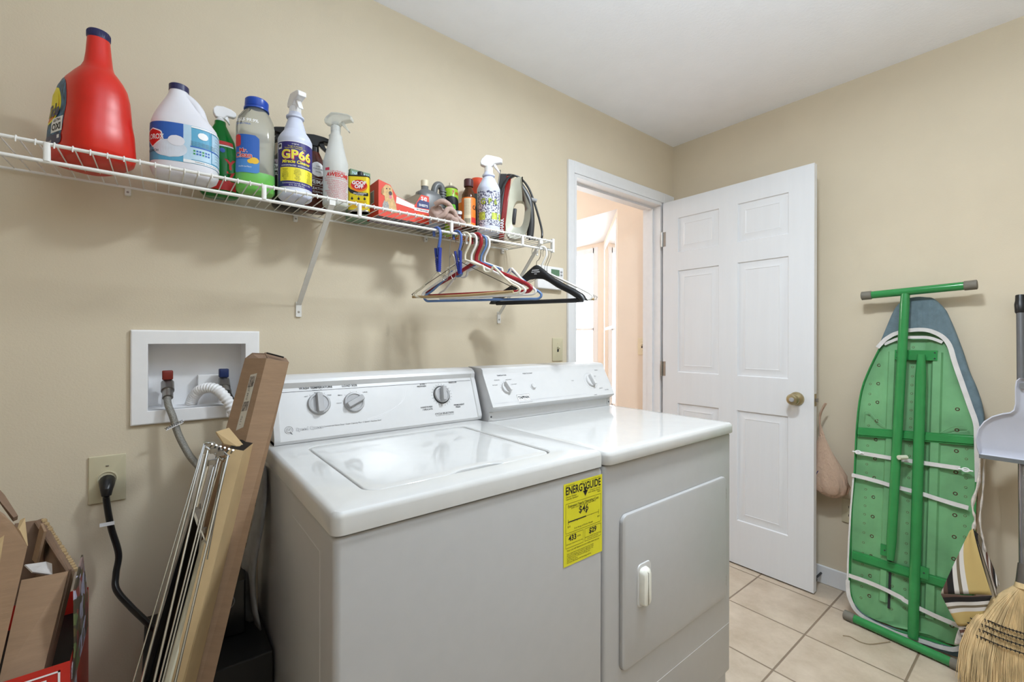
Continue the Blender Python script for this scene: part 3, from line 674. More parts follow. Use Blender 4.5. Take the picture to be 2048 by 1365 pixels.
def wf3(ox, oy, off=.0006): return plane_fn(A3 + fx * ox + f3 * oy, fx, f3, off)
g = MB()
def put3(s, px, py, size, mt=inkgrey, **k): a, b_ = face3(px, py); g.text(s, size, wf3(a, b_), mt, **k)
put3('TEMPERATURE', 1003, 751.5, .0065, bold=.02); put3('PUSH TO START', 1055, 747.5, .0065, bold=.02)
for s_, x, y in (('MORE DRY', 994, 761), ('HIGH HEAT', 1017, 760), ('AIR FLUFF', 990, 771), ('LOW HEAT', 1028, 769), ('NORMAL', 1192, 741), ('TIMED', 1145, 762), ('DRY', 1190, 753), ('LESS DRY', 1202, 777), ('AUTO DRY', 1213, 780), ('TUMBLE', 1191, 790)): put3(s_, x, y, .0052)
a, b_ = face3(1047.5, 795.5); g.poly([(-.029, -.0125), (.029, -.0125), (.029, .0125), (-.029, .0125)], wf3(a, b_, .0003), ink)
g.poly([(-.028, -.0115), (.028, -.0115), (.028, .0115), (-.028, .0115)], wf3(a, b_, .0006), white); g.text('TAPPAN', .0135, wf3(a, b_, .0009), ink, bold=.04)
for (u0, v0, u1, v1) in ((-.0235, -.0088, .0235, -.0079), (-.0235, .0079, .0235, .0088)): g.poly([(u0, v0), (u1, v0), (u1, v1), (u0, v1)], wf3(a, b_, .0009), inkgrey)
put3('HEAVY DUTY EXTRA LARGE CAPACITY', 1052, 805, .0036)
a0, b0 = face3(985, 812); a1, b1 = face3(1170, 790)
g.poly([(.01, -.0), (.47, -.0), (.47, .0022), (.01, .0022)], wf3(0, .012, .0004), mat('stripe_grey', (196, 196, 200), 0.4))
def ticks3(px, py, r0, r1, a0, a1, n, fat=.0005):
    a, b_ = face3(px, py); fn = wf3(a, b_)
    for k in range(n):
        t_ = R(a0 + (a1 - a0) * k / (n - 1)); c, s_ = math.cos(t_), math.sin(t_)
        g.poly([(r0 * c - fat * s_, r0 * s_ + fat * c), (r0 * c + fat * s_, r0 * s_ - fat * c), (r1 * c + fat * s_, r1 * s_ - fat * c), (r1 * c - fat * s_, r1 * s_ + fat * c)], fn, inkgrey)
ticks3(1181, 762, .034, .0365, -70, 290, 34); ticks3(1013, 776, .0245, .0265, 30, 200, 8)
g.build('control_lettering', con, smooth=0)
a, b_ = face3(1013, 776); knob(a, b_, .0215, 20, t, panelm, A3, f3, hgt=.021)
a, b_ = face3(1181, 762); knob(a, b_, .026, 10, t, panelm, A3, f3, hgt=.022)
k = MB(); a, b_ = face3(1066, 773); k.lathe([(0, 0), (.0135, 0), (.0135, .0015), (.0105, .002), (.0100, .0075), (.0085, .009), (0, .009)], panelm, 28, faceM(a, b_, 0, A_=A3, fy_=f3)); k.build('push_button', t)

# ================================================================ WIRE SHELF
YF = 1.28; SB = 1.607; SF = 1.593
def shz(y): return SF + (SB - SF) * (y - YF) / (WY - .012 - YF)
t = thing('wire_shelf', 'white wire shelf with hanging rail and diagonal brackets on the wall', 'shelf', (0, 0, 0))
XL, XR = -.75, 1.222
m = MB(); x = XR - .0
n = int((XR - XL) / .0265)
for i in range(n):
    x = XR - .012 - i * .0265
    m.tube([(x, WY - .010, SB + .0022), (x, YF - .001, SF + .0045), (x, YF - .0055, SF - .0015), (x, YF - .0045, SF - .006), (x, YF - .002, 1.562)] if False else [(x, WY - .010, SB + .0022), (x, YF - .001, SF + .0048), (x, YF - .0055, SF - .001), (x, YF - .0048, SF - .008)], .0014, wirecoat, 6)
m.build('cross_wires', t)
m = MB(); m.tube([(XL, YF, SF), (XR - .002, YF, SF)], .0038, wirecoat, 12); m.build('front_rail', t)
m = MB(); m.tube([(XL, YF, 1.557), (XR - .002, YF, 1.557)], .0042, wirecoat, 12); m.build('hanging_rail', t)
m = MB(); m.tube([(XL, WY - .012, SB), (XR, WY - .012, SB)], .003, wirecoat, 10); m.build('back_rail', t)
m = MB(); m.tube([(XL, 1.43, shz(1.43) - .002), (XR, 1.43, shz(1.43) - .002)], .003, wirecoat, 10); m.build('middle_rail', t)
m = MB()
e = [(XR - .004, YF, SF + .003), (XR + .001, YF, SF - .001), (XR + .001, YF, 1.556)]
m.tube(e, .0034, wirecoat, 10); m.tube([(XR - .001, WY - .02, shz(1.56)), (XR - .001, YF, SF)], .0026, wirecoat, 8); m.box((XR - .005, YF - .007, 1.549), (XR + .006, YF + .007, 1.603), wirecoat); m.build('end_cap', t, bevel=.002)
for px in (108, 528, 719, 903, 1045):
    x = aty(YF, px, 400).x if px != 108 else aty(YF, 94, 300).x
    k = MB(); k.rbox((x - .0055, YF - .006, 1.5575), (x + .0055, YF + .0045, 1.594), wirecoat, r=.004, rt=.0) if px != 94 else 0; k.build('rail_connector', t)
for x in (aty(WY, 256, 380).x, aty(WY, 590, 430).x, aty(WY, 850, 470).x, aty(WY, 1003, 500).x, aty(WY, -60, 350).x):
    k = MB(); k.rbox((x - .0065, WY - .012, SB - .021), (x + .0065, WY, SB + .003), wirecoat, r=.003, axis=1, rt=.002); k.lathe([(0, 0), (.003, 0), (.0025, .001), (0, .001)], steel, 10, Matrix.Translation((x, WY - .012, SB - .012)) @ Matrix.Rotation(R(90), 4, 'X')); k.build('wall_clip', t)
def bracket(xw, xr):
    k = MB(); a = Vector((xw, WY - .006, 1.318)); b_ = Vector((xr, YF + .004, 1.578)); d = (b_ - a).normalized(); s_ = Vector((1, 0, 0)); nn = s_.cross(d)
    P = []
    for p in (a, b_): P.append([p + s_ * .0075, p + s_ * .0075 + nn * .004, p - s_ * .0075 + nn * .004, p - s_ * .0075, p - s_ * .0055 , p - s_ * .0055 + nn * .0025, p + s_ * .0055 + nn * .0025, p + s_ * .0055])
    k.rings(P, wirecoat)
    k.box((xr - .008, YF - .006, 1.575), (xr + .008, YF + .006, 1.588), wirecoat)
    k.rbox((xw - .0085, WY - .006, 1.275), (xw + .0085, WY - .0005, 1.325), wirecoat, r=.003, axis=1)
    k.lathe([(0, 0), (.0038, 0), (.003, .0015), (0, .0015)], steel, 12, Matrix.Translation((xw, WY - .006, 1.291)) @ Matrix.Rotation(R(90), 4, 'X'))
    k.build('support_bracket', t, smooth=20)
bracket(.357, .375); bracket(1.180, 1.158)

# ================================================================ THINGS ON THE SHELF
def px_x(px, y, z=1.7):
    """x of the point at depth y that shows in column px"""
    return aty(y, px, 450).x
def place(name, label, cat, px, y, rz=0, group='cleaning supplies on the wire shelf', x=None, dz=0.0):
    return thing(name, label, cat, (x if x is not None else px_x(px, y), y, shz(y) + .0045 + dz), R(rz), group)
def W(secs, t0, z0):
    return lambda off: wrapper(secs, R(t0), z0, off)
def lab(m, w, x0, x1, y0, y1, mt, off=.0005, nu=14, nv=4): m.patch(lambda u, v: w(off)(x0 + (x1 - x0) * u, y0 + (y1 - y0) * v), nu, nv, mt)
def cpoly(m, w, pts, mt, off=.0008):
    """filled shape on a curved label: fan from the middle"""
    f = w(off); cx = sum(p[0] for p in pts) / len(pts); cy = sum(p[1] for p in pts) / len(pts); n = len(pts)
    mid = [((p[0] + cx) / 2, (p[1] + cy) / 2) for p in pts]
    vs = [f(*p) for p in pts] + [f(*p) for p in mid] + [f(cx, cy)]
    m.add(vs, [(i, (i + 1) % n, (i + 1) % n + n, i + n) for i in range(n)] + [(i + n, (i + 1) % n + n, 2 * n) for i in range(n)], mt)
P = {}
def col(n, rgb, rough=.45, **k): return mat(n, rgb, rough, vary=.01, **k)
lblue = col('label_navy', (38, 46, 104)); lyel = col('label_yellow', (236, 222, 50)); lwhite = col('label_white', (235, 236, 238)); lred = col('label_red', (196, 34, 34))
lcyan = col('label_cyan', (84, 160, 196)); lmid = col('label_blue', (40, 92, 176)); lor = col('label_orange', (226, 120, 36)); lblack = col('label_black', (20, 20, 22)); lpale = col('label_pale_blue', (178, 208, 228)); lgreen = col('label_green', (40, 140, 64))
capblue = col('cap_blue', (24, 70, 170), .3); capnavy = col('cap_navy', (36, 36, 82), .35); clear = mat('clear_plastic', (238, 242, 240), .08, trans=.92, ior=1.35, vary=0)
milky = mat('milky_plastic', (226, 228, 226), .35, trans=.35, vary=.01, ior=1.2)

# --- red detergent jug
s = [(0, 0, 0, .082, .056, 3), (.006, 0, 0, .092, .064, 3), (.02, 0, 0, .097, .067, 3), (.075, 0, 0, .094, .064, 3), (.10, .001, 0, .090, .060, 2.9), (.112, .002, 0, .090, .0585, 2.9), (.15, .003, 0, .087, .057, 2.7), (.175, .006, 0, .080, .053, 2.5), (.190, .010, 0, .070, .047, 2.3), (.205, .018, 0, .052, .038, 2.1), (.216, .024, 0, .036, .030, 2), (.228, .028, 0, .027, .026, 2), (.250, .029, 0, .0235, .0235, 2), (.290, .028, 0, .0205, .0205, 2)]
jug = place('detergent_jug', 'large red laundry detergent jug with dark blue cap at the left end', 'detergent jug', 184, 1.42, -62)
jug.scale = (.96, .96, 1.0)
m = MB(); m.loft(s, mat('red_plastic', (206, 38, 24), .32, vary=.02), 56); m.build('bottle', jug, smooth=60)
m = MB(); M_ = Matrix.Translation((.028, 0, .286)) @ Matrix.Scale(.685, 4, (1, 0, 0)) @ Matrix.Scale(.685, 4, (0, 1, 0)); m.lathe([(0, 0), (.0305, 0), (.0315, .003), (.0315, .016), (.029, .0185), (0, .0185)], capnavy, 40, M_)
for k in range(44):
    a = 2 * math.pi * k / 44; m.tube([(.0315 * math.cos(a), .0315 * math.sin(a), .003), (.0315 * math.cos(a), .0315 * math.sin(a), .015)], .0009, capnavy, 5, M=M_)
m.build('cap', jug)
w_ = W(s, -100, .105); m = MB()
pl = rrect(-.058, -.082, .052, .078, .045, 6); 
def shape(m, w, pts, mt, off, rows=14):
    """fill a convex outline with a conforming grid"""
    ys_ = [p[1] for p in pts]; y0, y1 = min(ys_), max(ys_); f = w(off); grid = []
    for j in range(rows + 1):
        y = y0 + (y1 - y0) * (j / rows) * .998 + (y1 - y0) * .001; xs_ = []
        for a, b_ in zip(pts, pts[1:] + pts[:1]):
            if (a[1] - y) * (b_[1] - y) <= 0 and a[1] != b_[1]: xs_.append(a[0] + (b_[0] - a[0]) * (y - a[1]) / (b_[1] - a[1]))
        if len(xs_) < 2: xs_ = [0, 0]
        grid.append([f(min(xs_) + (max(xs_) - min(xs_)) * i / 12, y) for i in range(13)])
    vs = [p for r in grid for p in r]; m.add(vs, [(j * 13 + i, j * 13 + i + 1, (j + 1) * 13 + i + 1, (j + 1) * 13 + i) for j in range(rows) for i in range(12)], mt)
shape(m, w_, pl, mat('label_burst_blue', (60, 104, 140), .45, vary=.45, scale=160, stretch=(1, 1, .3)), .0006)
shape(m, w_, circ(-.012, .015, .043), lyel, .0010); shape(m, w_, circ(-.014, .013, .036), lor, .0014); shape(m, w_, circ(-.010, .017, .031), lyel, .0018)
m.text('Tide', .040, w_(.0024), capnavy, bold=.04, sx=.8); 
lab(m, w_, .006, .050, -.052, -.018, lwhite, .0011); m.text('OXI', .020, lambda x, y: w_(.0016)(x + .028, y - .041), ink, bold=.03); m.text('ULTRA', .0095, lambda x, y: w_(.0016)(x + .028, y - .025), ink, bold=.02)
shape(m, w_, rrect(-.055, -.081, .050, -.056, .012, 4), capnavy, .0012); m.text('94 loads', .008, lambda x, y: w_(.0018)(x, y - .070), white, bold=.02)
lab(m, w_, .034, .043, -.068, -.06, white, .0018, 2, 2)
m.build('label', jug, smooth=0)

# --- bleach jug
s = [(0, 0, 0, .056, .042, 2.6), (.008, 0, 0, .066, .051, 2.6), (.02, 0, 0, .0705, .054, 2.6), (.10, 0, 0, .0705, .054, 2.6), (.125, 0, 0, .070, .053, 2.6), (.137, -.001, 0, .068, .051, 2.5), (.150, -.004, 0, .062, .045, 2.4), (.165, -.008, 0, .053, .038, 2.2), (.185, -.012, 0, .040, .031, 2), (.205, -.013, 0, .028, .025, 2), (.216, -.014, 0, .022, .022, 2), (.232, -.014, 0, .019, .019, 2)]
jug = place('bleach_jug', 'white bleach jug with dark blue cap and blue label behind the shelf rail', 'bleach jug', 371, 1.41, -12)
bl = mat('bleach_white', (222, 222, 230), .3, vary=.01, sss=.05)
m = MB(); m.loft(s, bl, 56); bj = m.build('bottle', jug, smooth=60)
m = MB(); m.tube(smoothpath([(.000, 0, .214), (.014, 0, .204), (.028, 0, .186), (.036, 0, .162), (.046, 0, .140), (.054, 0, .120)], 5), [.0125] * 26, bl, 14, flat=1.15); m.build('handle', jug)
m = MB(); m.lathe([(0, 0), (.021, 0), (.021, .014), (.019, .016), (0, .016)], capnavy, 36, Matrix.Translation((-.014, 0, .226))); m.build('cap', jug)
w_ = W(s, -81, .075); m = MB()
lab(m, w_, -.105, .105, -.042, .052, lcyan, .0005, 30); lab(m, w_, -.105, -.012, -.008, .052, lmid, .0009, 16)
shape(m, w_, circ(-.04, -.012, .036, .022), mat('label_foam', (206, 214, 226), .4, vary=.06), .0011); lab(m, w_, -.012, .004, -.042, .052, lpale, .0009, 4)
shape(m, w_, [(-.098, .010), (-.078, -.012), (-.052, .010), (-.056, .028), (-.078, .036), (-.094, .03)][::-1], lwhite, .0012); shape(m, w_, [(-.096, .010), (-.078, -.009), (-.0545, .010), (-.058, .026), (-.078, .033), (-.092, .028)][::-1], lred, .0015)
m.text('CLOROX', .017, lambda x, y: w_(.0019)(x - .076, y + .013), white, bold=.03, sx=.7)
m.text('BLEACH', .0085, lambda x, y: w_(.0016)(x - .078, y - .020), ink, bold=.01)
shape(m, w_, circ(-.026, .008, .017, .013), bl, .0016); shape(m, w_, rrect(-.040, .004, -.030, .012, .003, 2), bl, .0018)
shape(m, w_, circ(.028, .030, .011, .009), lwhite, .0013)
lab(m, w_, .004, .104, .047, .051, lwhite, .0012, 16, 1); lab(m, w_, -.012, .104, -.041, -.034, lwhite, .0012, 16, 1)
lab(m, w_, .048, .104, -.03, .044, lpale, .0012, 8); lab(m, w_, .002, .046, -.032, -.001, lpale, .0012, 8); lab(m, w_, .002, .104, -.002, .001, lmid, .0015, 14, 1)
for i in range(3):
    m.text('Do not mix with other cleaners', .0042, lambda x, y, i=i: w_(.0016)(x + .03, y + .012 - i * .004), inkgrey)
for r in range(2):
    for c_ in range(6): lab(m, w_, .008 + c_ * .006, .012 + c_ * .006, -.012 - r * .007, -.008 - r * .007, lmid if c_ % 3 else lgreen, .0017, 1, 1)
for i in range(9): m.text('for laundry and surfaces', .0038, lambda x, y, i=i: w_(.0017)(x + .077, y + .036 - i * .0072), inkgrey)
m.text('WARNING: see back of label for details', .0042, lambda x, y: w_(.0017)(x + .045, y - .0375), inkgrey)
m.build('label', jug, smooth=0)

# --- spray heads
def head(par, z, ang, mt, L_=.085, Hh=.045, wv=.0115, neck=.0135, kind='long', collar=None, cx=0, cy=0, sc=1.0):
    Mx = Matrix.Translation((cx, cy, z)) @ Matrix.Rotation(R(ang), 4, 'Z') @ Matrix.Scale(sc, 4)
    k = MB(); k.lathe([(0, 0), (neck, 0), (neck, .018), (neck * .82, .020), (neck * .8, .030), (0, .030)], collar or mt, 28, Mx)
    for i in range(22):
        a = 2 * math.pi * i / 22; k.tube([(neck * math.cos(a), neck * math.sin(a), .002), (neck * math.cos(a), neck * math.sin(a), .016)], .0008, collar or mt, 5, M=Mx)
    k.build('collar', par)
    k = MB()
    if kind == 'long':   # classic trigger sprayer, side profile extruded
        prof = [(-.030, .026), (-.012, .020), (.012, .020), (.020, .030), (.046, .034), (.052, .032), (.052, .046), (.040, .052), (.006, .058), (-.010, .059), (-.026, .046), (-.032, .036)]
        tr = [(.018, .032), (.026, .031), (.034, .018), (.044, .002), (.041, .0), (.030, .012), (.020, .022)]
    elif kind == 'round':  # sleek rounded sprayer
        prof = [(-.018, .020), (.014, .020), (.024, .034), (.050, .034), (.060, .044), (.058, .058), (.040, .068), (.010, .073), (-.016, .068), (-.027, .054), (-.026, .036)]
        tr = [(.016, .034), (.028, .034), (.032, .018), (.036, .002), (.033, .001), (.026, .012), (.016, .022)]
    else:                # low wide black sprayer
        prof = [(-.032, .040), (-.014, .034), (-.012, .018), (.012, .018), (.016, .032), (.030, .036), (.060, .030), (.066, .034), (.060, .042), (.030, .052), (.0, .056), (-.028, .054), (-.036, .048)]
        tr = [(.014, .034), (.028, .034), (.034, .020), (.044, .010), (.042, .006), (.030, .012), (.018, .022)]
    Mr = Mx @ Matrix.Rotation(R(90), 4, 'X')
    k.prism(prof, -wv, wv, mt, Mr); k.build('spray_head', par, bevel=.003, bseg=3, smooth=50)
    k = MB(); k.prism(tr, -wv * .55, wv * .55, mt, Mr); k.build('trigger', par, bevel=.001, smooth=40)

# --- green spray bottle
s = [(0, 0, 0, .040, .030, 2.4), (.008, 0, 0, .048, .035, 2.4), (.06, 0, 0, .047, .034, 2.4), (.12, 0, 0, .044, .030, 2.3), (.16, 0, 0, .036, .026, 2.1), (.19, 0, 0, .022, .020, 2), (.205, 0, 0, .0145, .0145, 2), (.215, 0, 0, .0135, .0135, 2)]
o = place('spray_bottle', 'green spray bottle with white trigger between the bleach jug and a clear bottle', 'spray bottle', 440, 1.515, -15)
m = MB(); m.loft(s, mat('green_translucent', (16, 134, 50), .1, trans=.35, ior=1.3, vary=.03), 44); m.build('bottle', o, smooth=60)
head(o, .212, 15, white, kind='round', sc=.66)
w_ = W(s, -90, .08); m = MB(); lab(m, w_, -.03, .044, .062, .072, lred, .0006); lab(m, w_, -.03, .044, .057, .061, lwhite, .0006); lab(m, w_, -.03, .044, -.068, -.042, lred, .0006)
shape(m, w_, circ(.012, .045, .007), lmid, .0008); m.text('Y', .04, lambda x, y: w_(.0008)(x + .03, y + .005), lred, bold=.03); m.text('7', .04, lambda x, y: w_(.0008)(x + .03, y - .03), lred, bold=.03)
m.build('label', o, smooth=0)

# --- clear bottle with green liquid
s = [(0, 0, 0, .040, .030, 2.6), (.006, 0, 0, .047, .036, 2.6), (.04, 0, 0, .048, .037, 2.6), (.10, 0, 0, .0465, .036, 2.6), (.15, 0, 0, .047, .036, 2.6), (.185, 0, 0, .047, .036, 2.5), (.205, 0, 0, .043, .034, 2.3), (.222, .002, 0, .034, .030, 2.1), (.230, .002, 0, .026, .026, 2), (.240, .002, 0, .024, .024, 2)]
o = place('cleaner_bottle', 'clear bottle of bright green liquid cleaner with blue cap and blue label', 'bottle', 511, 1.41, -8)
m = MB(); m.loft(s, clear, 48); m.build('bottle', o, smooth=60)
liq = [(z, cx, cy, rx - .0012, ry - .0012, e) for z, cx, cy, rx, ry, e in [(.0015,) + s[0][1:]] + s[1:3]] + [(.052, 0, 0, .0465, .0355, 2.6)]
m = MB(); m.loft(liq, mat('lime_liquid', (120, 236, 60), .15, vary=.03), 44); m.build('liquid', o, smooth=60)
m = MB(); m.lathe([(0, 0), (.0275, 0), (.029, .004), (.029, .020), (.026, .0235), (0, .0235)], capblue, 40, Matrix.Translation((.002, 0, .238)) @ Matrix.Rotation(R(3), 4, 'Y')); m.lathe([(.024, -.006), (.031, -.006), (.031, -.002), (.024, -.002)], capblue, 36, Matrix.Translation((.002, 0, .238))); m.build('cap', o)
w_ = W(s, -106, .105); m = MB(); shape(m, w_, rrect(-.038, -.058, .026, .045, .010, 4), lmid, .0006)
shape(m, w_, rrect(-.038, -.058, .026, -.022, .008, 3), col('label_sky', (70, 130, 196)), .0009); shape(m, w_, rrect(-.038, .012, -.018, .044, .006, 3), lred, .0009)
m.text('Mr.', .015, lambda x, y: w_(.0013)(x - .012, y + .001), lwhite, bold=.05); m.text('Mr.', .015, lambda x, y: w_(.0016)(x - .012, y + .001), lred, bold=.01)
m.text('Clean', .019, lambda x, y: w_(.0013)(x - .013, y - .012), lwhite, bold=.06); m.text('Clean', .019, lambda x, y: w_(.0016)(x - .013, y - .012), lred, bold=.02)
shape(m, w_, circ(.014, -.024, .011, .009), mat('label_lemon', (232, 186, 48), .4), .0014); shape(m, w_, circ(.005, -.027, .007, .006), mat('label_lemon', (232, 186, 48), .4), .0015)
m.text('multi-surface', .006, lambda x, y: w_(.0013)(x - .008, y - .042), lwhite); 
m.build('label', o, smooth=0)
w2 = W(s, -108, .19); m = MB(); m.text('KILLS 99.9%', .012, lambda x, y: w2(.0006)(x - .006, y), lwhite, bold=.02); m.text('OF BACTERIA', .006, lambda x, y: w2(.0006)(x - .012, y - .011), lmid, bold=.01); m.build('print', o, smooth=0)

# --- black spray bottle behind
s = [(0, 0, 0, .036, .028, 2.6), (.006, 0, 0, .042, .033, 2.6), (.13, 0, 0, .042, .033, 2.6), (.155, 0, 0, .038, .030, 2.3), (.175, 0, 0, .024, .022, 2), (.19, 0, 0, .016, .016, 2)]
o = place('spray_bottle', 'black spray bottle with black trigger standing behind the clear green bottle', 'spray bottle', 574, 1.525, 0)
m = MB(); m.loft(s, black, 40); m.build('bottle', o, smooth=60); head(o, .196, 160, black, kind='wide', wv=.016)
w_ = W(s, -112, .08); m = MB(); lab(m, w_, -.045, .03, .048, .062, mat('label_lilac', (176, 160, 176), .4), .0006, 8, 1); lab(m, w_, -.045, .03, .026, .046, lwhite, .0006, 8, 1); m.text('COAST-CO', .016, lambda x, y: w_(.001)(x, y + .036), ink, bold=.02)
m.text('MULTI-CLEAN', .013, lambda x, y: w_(.001)(x, y + .016), lwhite, bold=.02, sx=.8); m.text('POLISH', .008, lambda x, y: w_(.001)(x, y + .004), lwhite)
m.build('label', o, smooth=0)

# --- large spray bottle, purple and yellow label
def ribbed(r, z0, zl, zn, zt, rn=.0165):
    o = [(0, 0, 0, r * .86, r * .86, 2), (.005, 0, 0, r * .97, r * .97, 2), (.012, 0, 0, r, r, 2), (.020, 0, 0, r * .985, r * .985, 2), (zl, 0, 0, r * .985, r * .985, 2), (zl + .004, 0, 0, r, r, 2), (zl + .010, 0, 0, r * .985, r * .985, 2), (zl + .022, 0, 0, r * .86, r * .86, 2), (zl + .035, 0, 0, r * .66, r * .66, 2)]
    z = zl + .040; k = 0
    while z < zn - .004:
        f = r * .62 + (rn * 1.06 - r * .62) * (z - zl - .04) / (zn - zl - .04); o.append((z, 0, 0, f + (.0007 if k % 2 else -.0004), f + (.0007 if k % 2 else -.0004), 2)); z += .0035; k += 1
    o += [(zn - .002, 0, 0, rn * 1.06, rn * 1.06, 2), (zn, 0, 0, rn * 1.42, rn * 1.42, 2), (zn + .004, 0, 0, rn * 1.45, rn * 1.45, 2), (zn + .008, 0, 0, rn * 1.15, rn * 1.15, 2), (zt, 0, 0, rn, rn, 2)]
    return o
s = ribbed(.0455, 0, .160, .236, .252)
gpw = mat('bluish_white_plastic', (206, 212, 232), .35, vary=.01)
o = place('spray_bottle', 'white spray bottle with a bold purple and yellow label in front of the black bottles', 'spray bottle', 590, 1.395, 0)
m = MB(); m.loft(s, gpw, 48); m.build('bottle', o, smooth=60); head(o, .25, -82, white, kind='long', neck=.0150)
w_ = W(s, -102, .088); m = MB(); lab(m, w_, -.062, .062, -.064, .066, lwhite, .0005, 20); lab(m, w_, -.0555, .061, -.062, .064, col('label_purple', (46, 38, 112)), .0009, 20)
lab(m, w_, -.042, .056, -.046, -.008, lyel, .0013, 16)
m.text('original', .006, lambda x, y: w_(.0013)(x, y + .058), lwhite); m.text('Tough & Versatile', .0052, lambda x, y: w_(.0013)(x, y + .051), lyel); m.text('Biodegradable Cleaning Formula', .0042, lambda x, y: w_(.0013)(x, y + .046), lyel)
lab(m, w_, -.05, -.037, .044, .060, lwhite, .0013, 3, 2); shape(m, w_, circ(-.0435, .053, .005), ink, .0017)
m.text('GP66', .034, lambda x, y: w_(.0014)(x + .004, y + .026), lred, bold=.075, space=1.05); m.text('GP66', .034, lambda x, y: w_(.0021)(x + .003, y + .027), lwhite, bold=.045, space=1.05); m.text('GP66', .034, lambda x, y: w_(.0028)(x + .003, y + .027), lyel, bold=.02, space=1.05)
m.text('Miracle Cleaner', .013, lambda x, y: w_(.0014)(x + .003, y + .008), lyel, bold=.025, shear=.2, sx=.92)
m.text('CONCENTRATED   BIODEGRADABLE', .0055, lambda x, y: w_(.0014)(x + .004, y - .003), lwhite, bold=.01, sx=.9)
for c_ in (-.026, .006, .040):
    for r in range(8): m.text(('Carpets', 'Upholstery', 'Appliances', 'Bathrooms', 'Floors', 'Walls', 'Kitchens', 'Tools')[(r + int(c_ * 100)) % 8], .0042, lambda x, y, c_=c_, r=r: w_(.0017)(x + c_, y - .013 - r * .0042), ink)
m.text('Concentrated Formula  Made in USA', .0052, lambda x, y: w_(.0014)(x + .004, y - .052), lwhite); m.text('32 FL. OZ. (946 mL)', .0048, lambda x, y: w_(.0014)(x + .004, y - .058), lwhite)
m.build('label', o, smooth=0)

# --- leather cleaner, dark brown
s = [(0, 0, 0, .034, .026, 2.4), (.006, 0, 0, .041, .031, 2.4), (.11, 0, 0, .041, .031, 2.4), (.15, 0, 0, .036, .028, 2.2), (.175, 0, 0, .024, .021, 2), (.19, 0, 0, .016, .016, 2)]
o = place('spray_bottle', 'dark brown spray bottle with black trigger behind the purple labelled bottle', 'spray bottle', 628, 1.505, 0)
m = MB(); m.loft(s, mat('brown_plastic', (74, 30, 20), .25), 40); m.build('bottle', o, smooth=60); head(o, .188, -18, black, kind='wide', wv=.016)
w_ = W(s, -92, .09); m = MB(); shape(m, w_, circ(.006, .040, .024), lwhite, .0007)
for i, s_ in enumerate(('CARS', 'FURNITURE', 'SHOES')): m.text(s_, .0065, lambda x, y, i=i: w_(.0012)(x + .008, y + .049 - i * .009), ink)
m.text('WEIMAN', .017, lambda x, y: w_(.0009)(x + .006, y - .002), lwhite, bold=.015, sx=.85); lab(m, w_, -.03, .04, -.0125, -.0115, lwhite, .0009, 8, 1); lab(m, w_, -.03, .04, .0085, .0095, lwhite, .0009, 8, 1)
m.text('LEATHER', .011, lambda x, y: w_(.0009)(x + .008, y - .022), lwhite); m.text('CLEANER', .008, lambda x, y: w_(.0009)(x + .008, y - .033), lwhite); m.build('label', o, smooth=0)

# --- translucent degreaser spray bottle
s = [(0, 0, 0, .030, .030, 2), (.005, 0, 0, .036, .036, 2), (.012, 0, 0, .0375, .0375, 2), (.022, 0, 0, .036, .036, 2), (.11, 0, 0, .036, .036, 2), (.118, 0, 0, .0375, .0375, 2), (.128, 0, 0, .036, .036, 2), (.137, 0, 0, .0365, .0365, 2), (.16, 0, 0, .030, .030, 2), (.19, 0, 0, .023, .023, 2), (.215, 0, 0, .0185, .0185, 2), (.220, 0, 0, .0195, .0195, 2), (.225, 0, 0, .0145, .0145, 2), (.235, 0, 0, .0135, .0135, 2)]
o = place('spray_bottle', 'milky white spray bottle with red lettering and a clear trigger', 'spray bottle', 671, 1.40, 0)
m = MB(); m.loft(s, milky, 44); m.build('bottle', o, smooth=60); head(o, .232, -40, mat('frosted_clear', (232, 234, 230), .2, trans=.6, ior=1.2, vary=0), kind='long', collar=milky)
m = MB(); m.loft([(.002, 0, 0, .033, .033, 2), (.012, 0, 0, .036, .036, 2), (.03, 0, 0, .0348, .0348, 2)], mat('pale_yellow_liquid', (222, 226, 170), .2, trans=.3, ior=1.3), 40); m.build('liquid', o)
w_ = W(s, -100, .072); m = MB(); pink = col('label_pink_ink', (206, 60, 84)); lab(m, w_, -.036, -.022, .032, .040, pink, .0006, 3, 1)
m.text("L.A.'s TOTALLY", .0065, lambda x, y: w_(.0007)(x + .004, y + .029), pink, bold=.02); m.text('AWESOME', .0165, lambda x, y: w_(.0007)(x + .003, y + .019), lred, bold=.04, shear=.15, sx=.88); m.text('ALL PURPOSE CONCENTRATED CLEANER', .0045, lambda x, y: w_(.0007)(x + .003, y + .009), pink)
for i in range(11): m.text(('Cleaner Degreaser Spot Remover', 'great for kitchens and walls', 'carpets laundry and clothing', 'use on grease and stains', 'appliances barbecue grills', 'tools tires and engines')[i % 6], .0058, lambda x, y, i=i: w_(.0007)(x + .003, y + .002 - i * .0052), pink)
m.build('label', o, smooth=0)

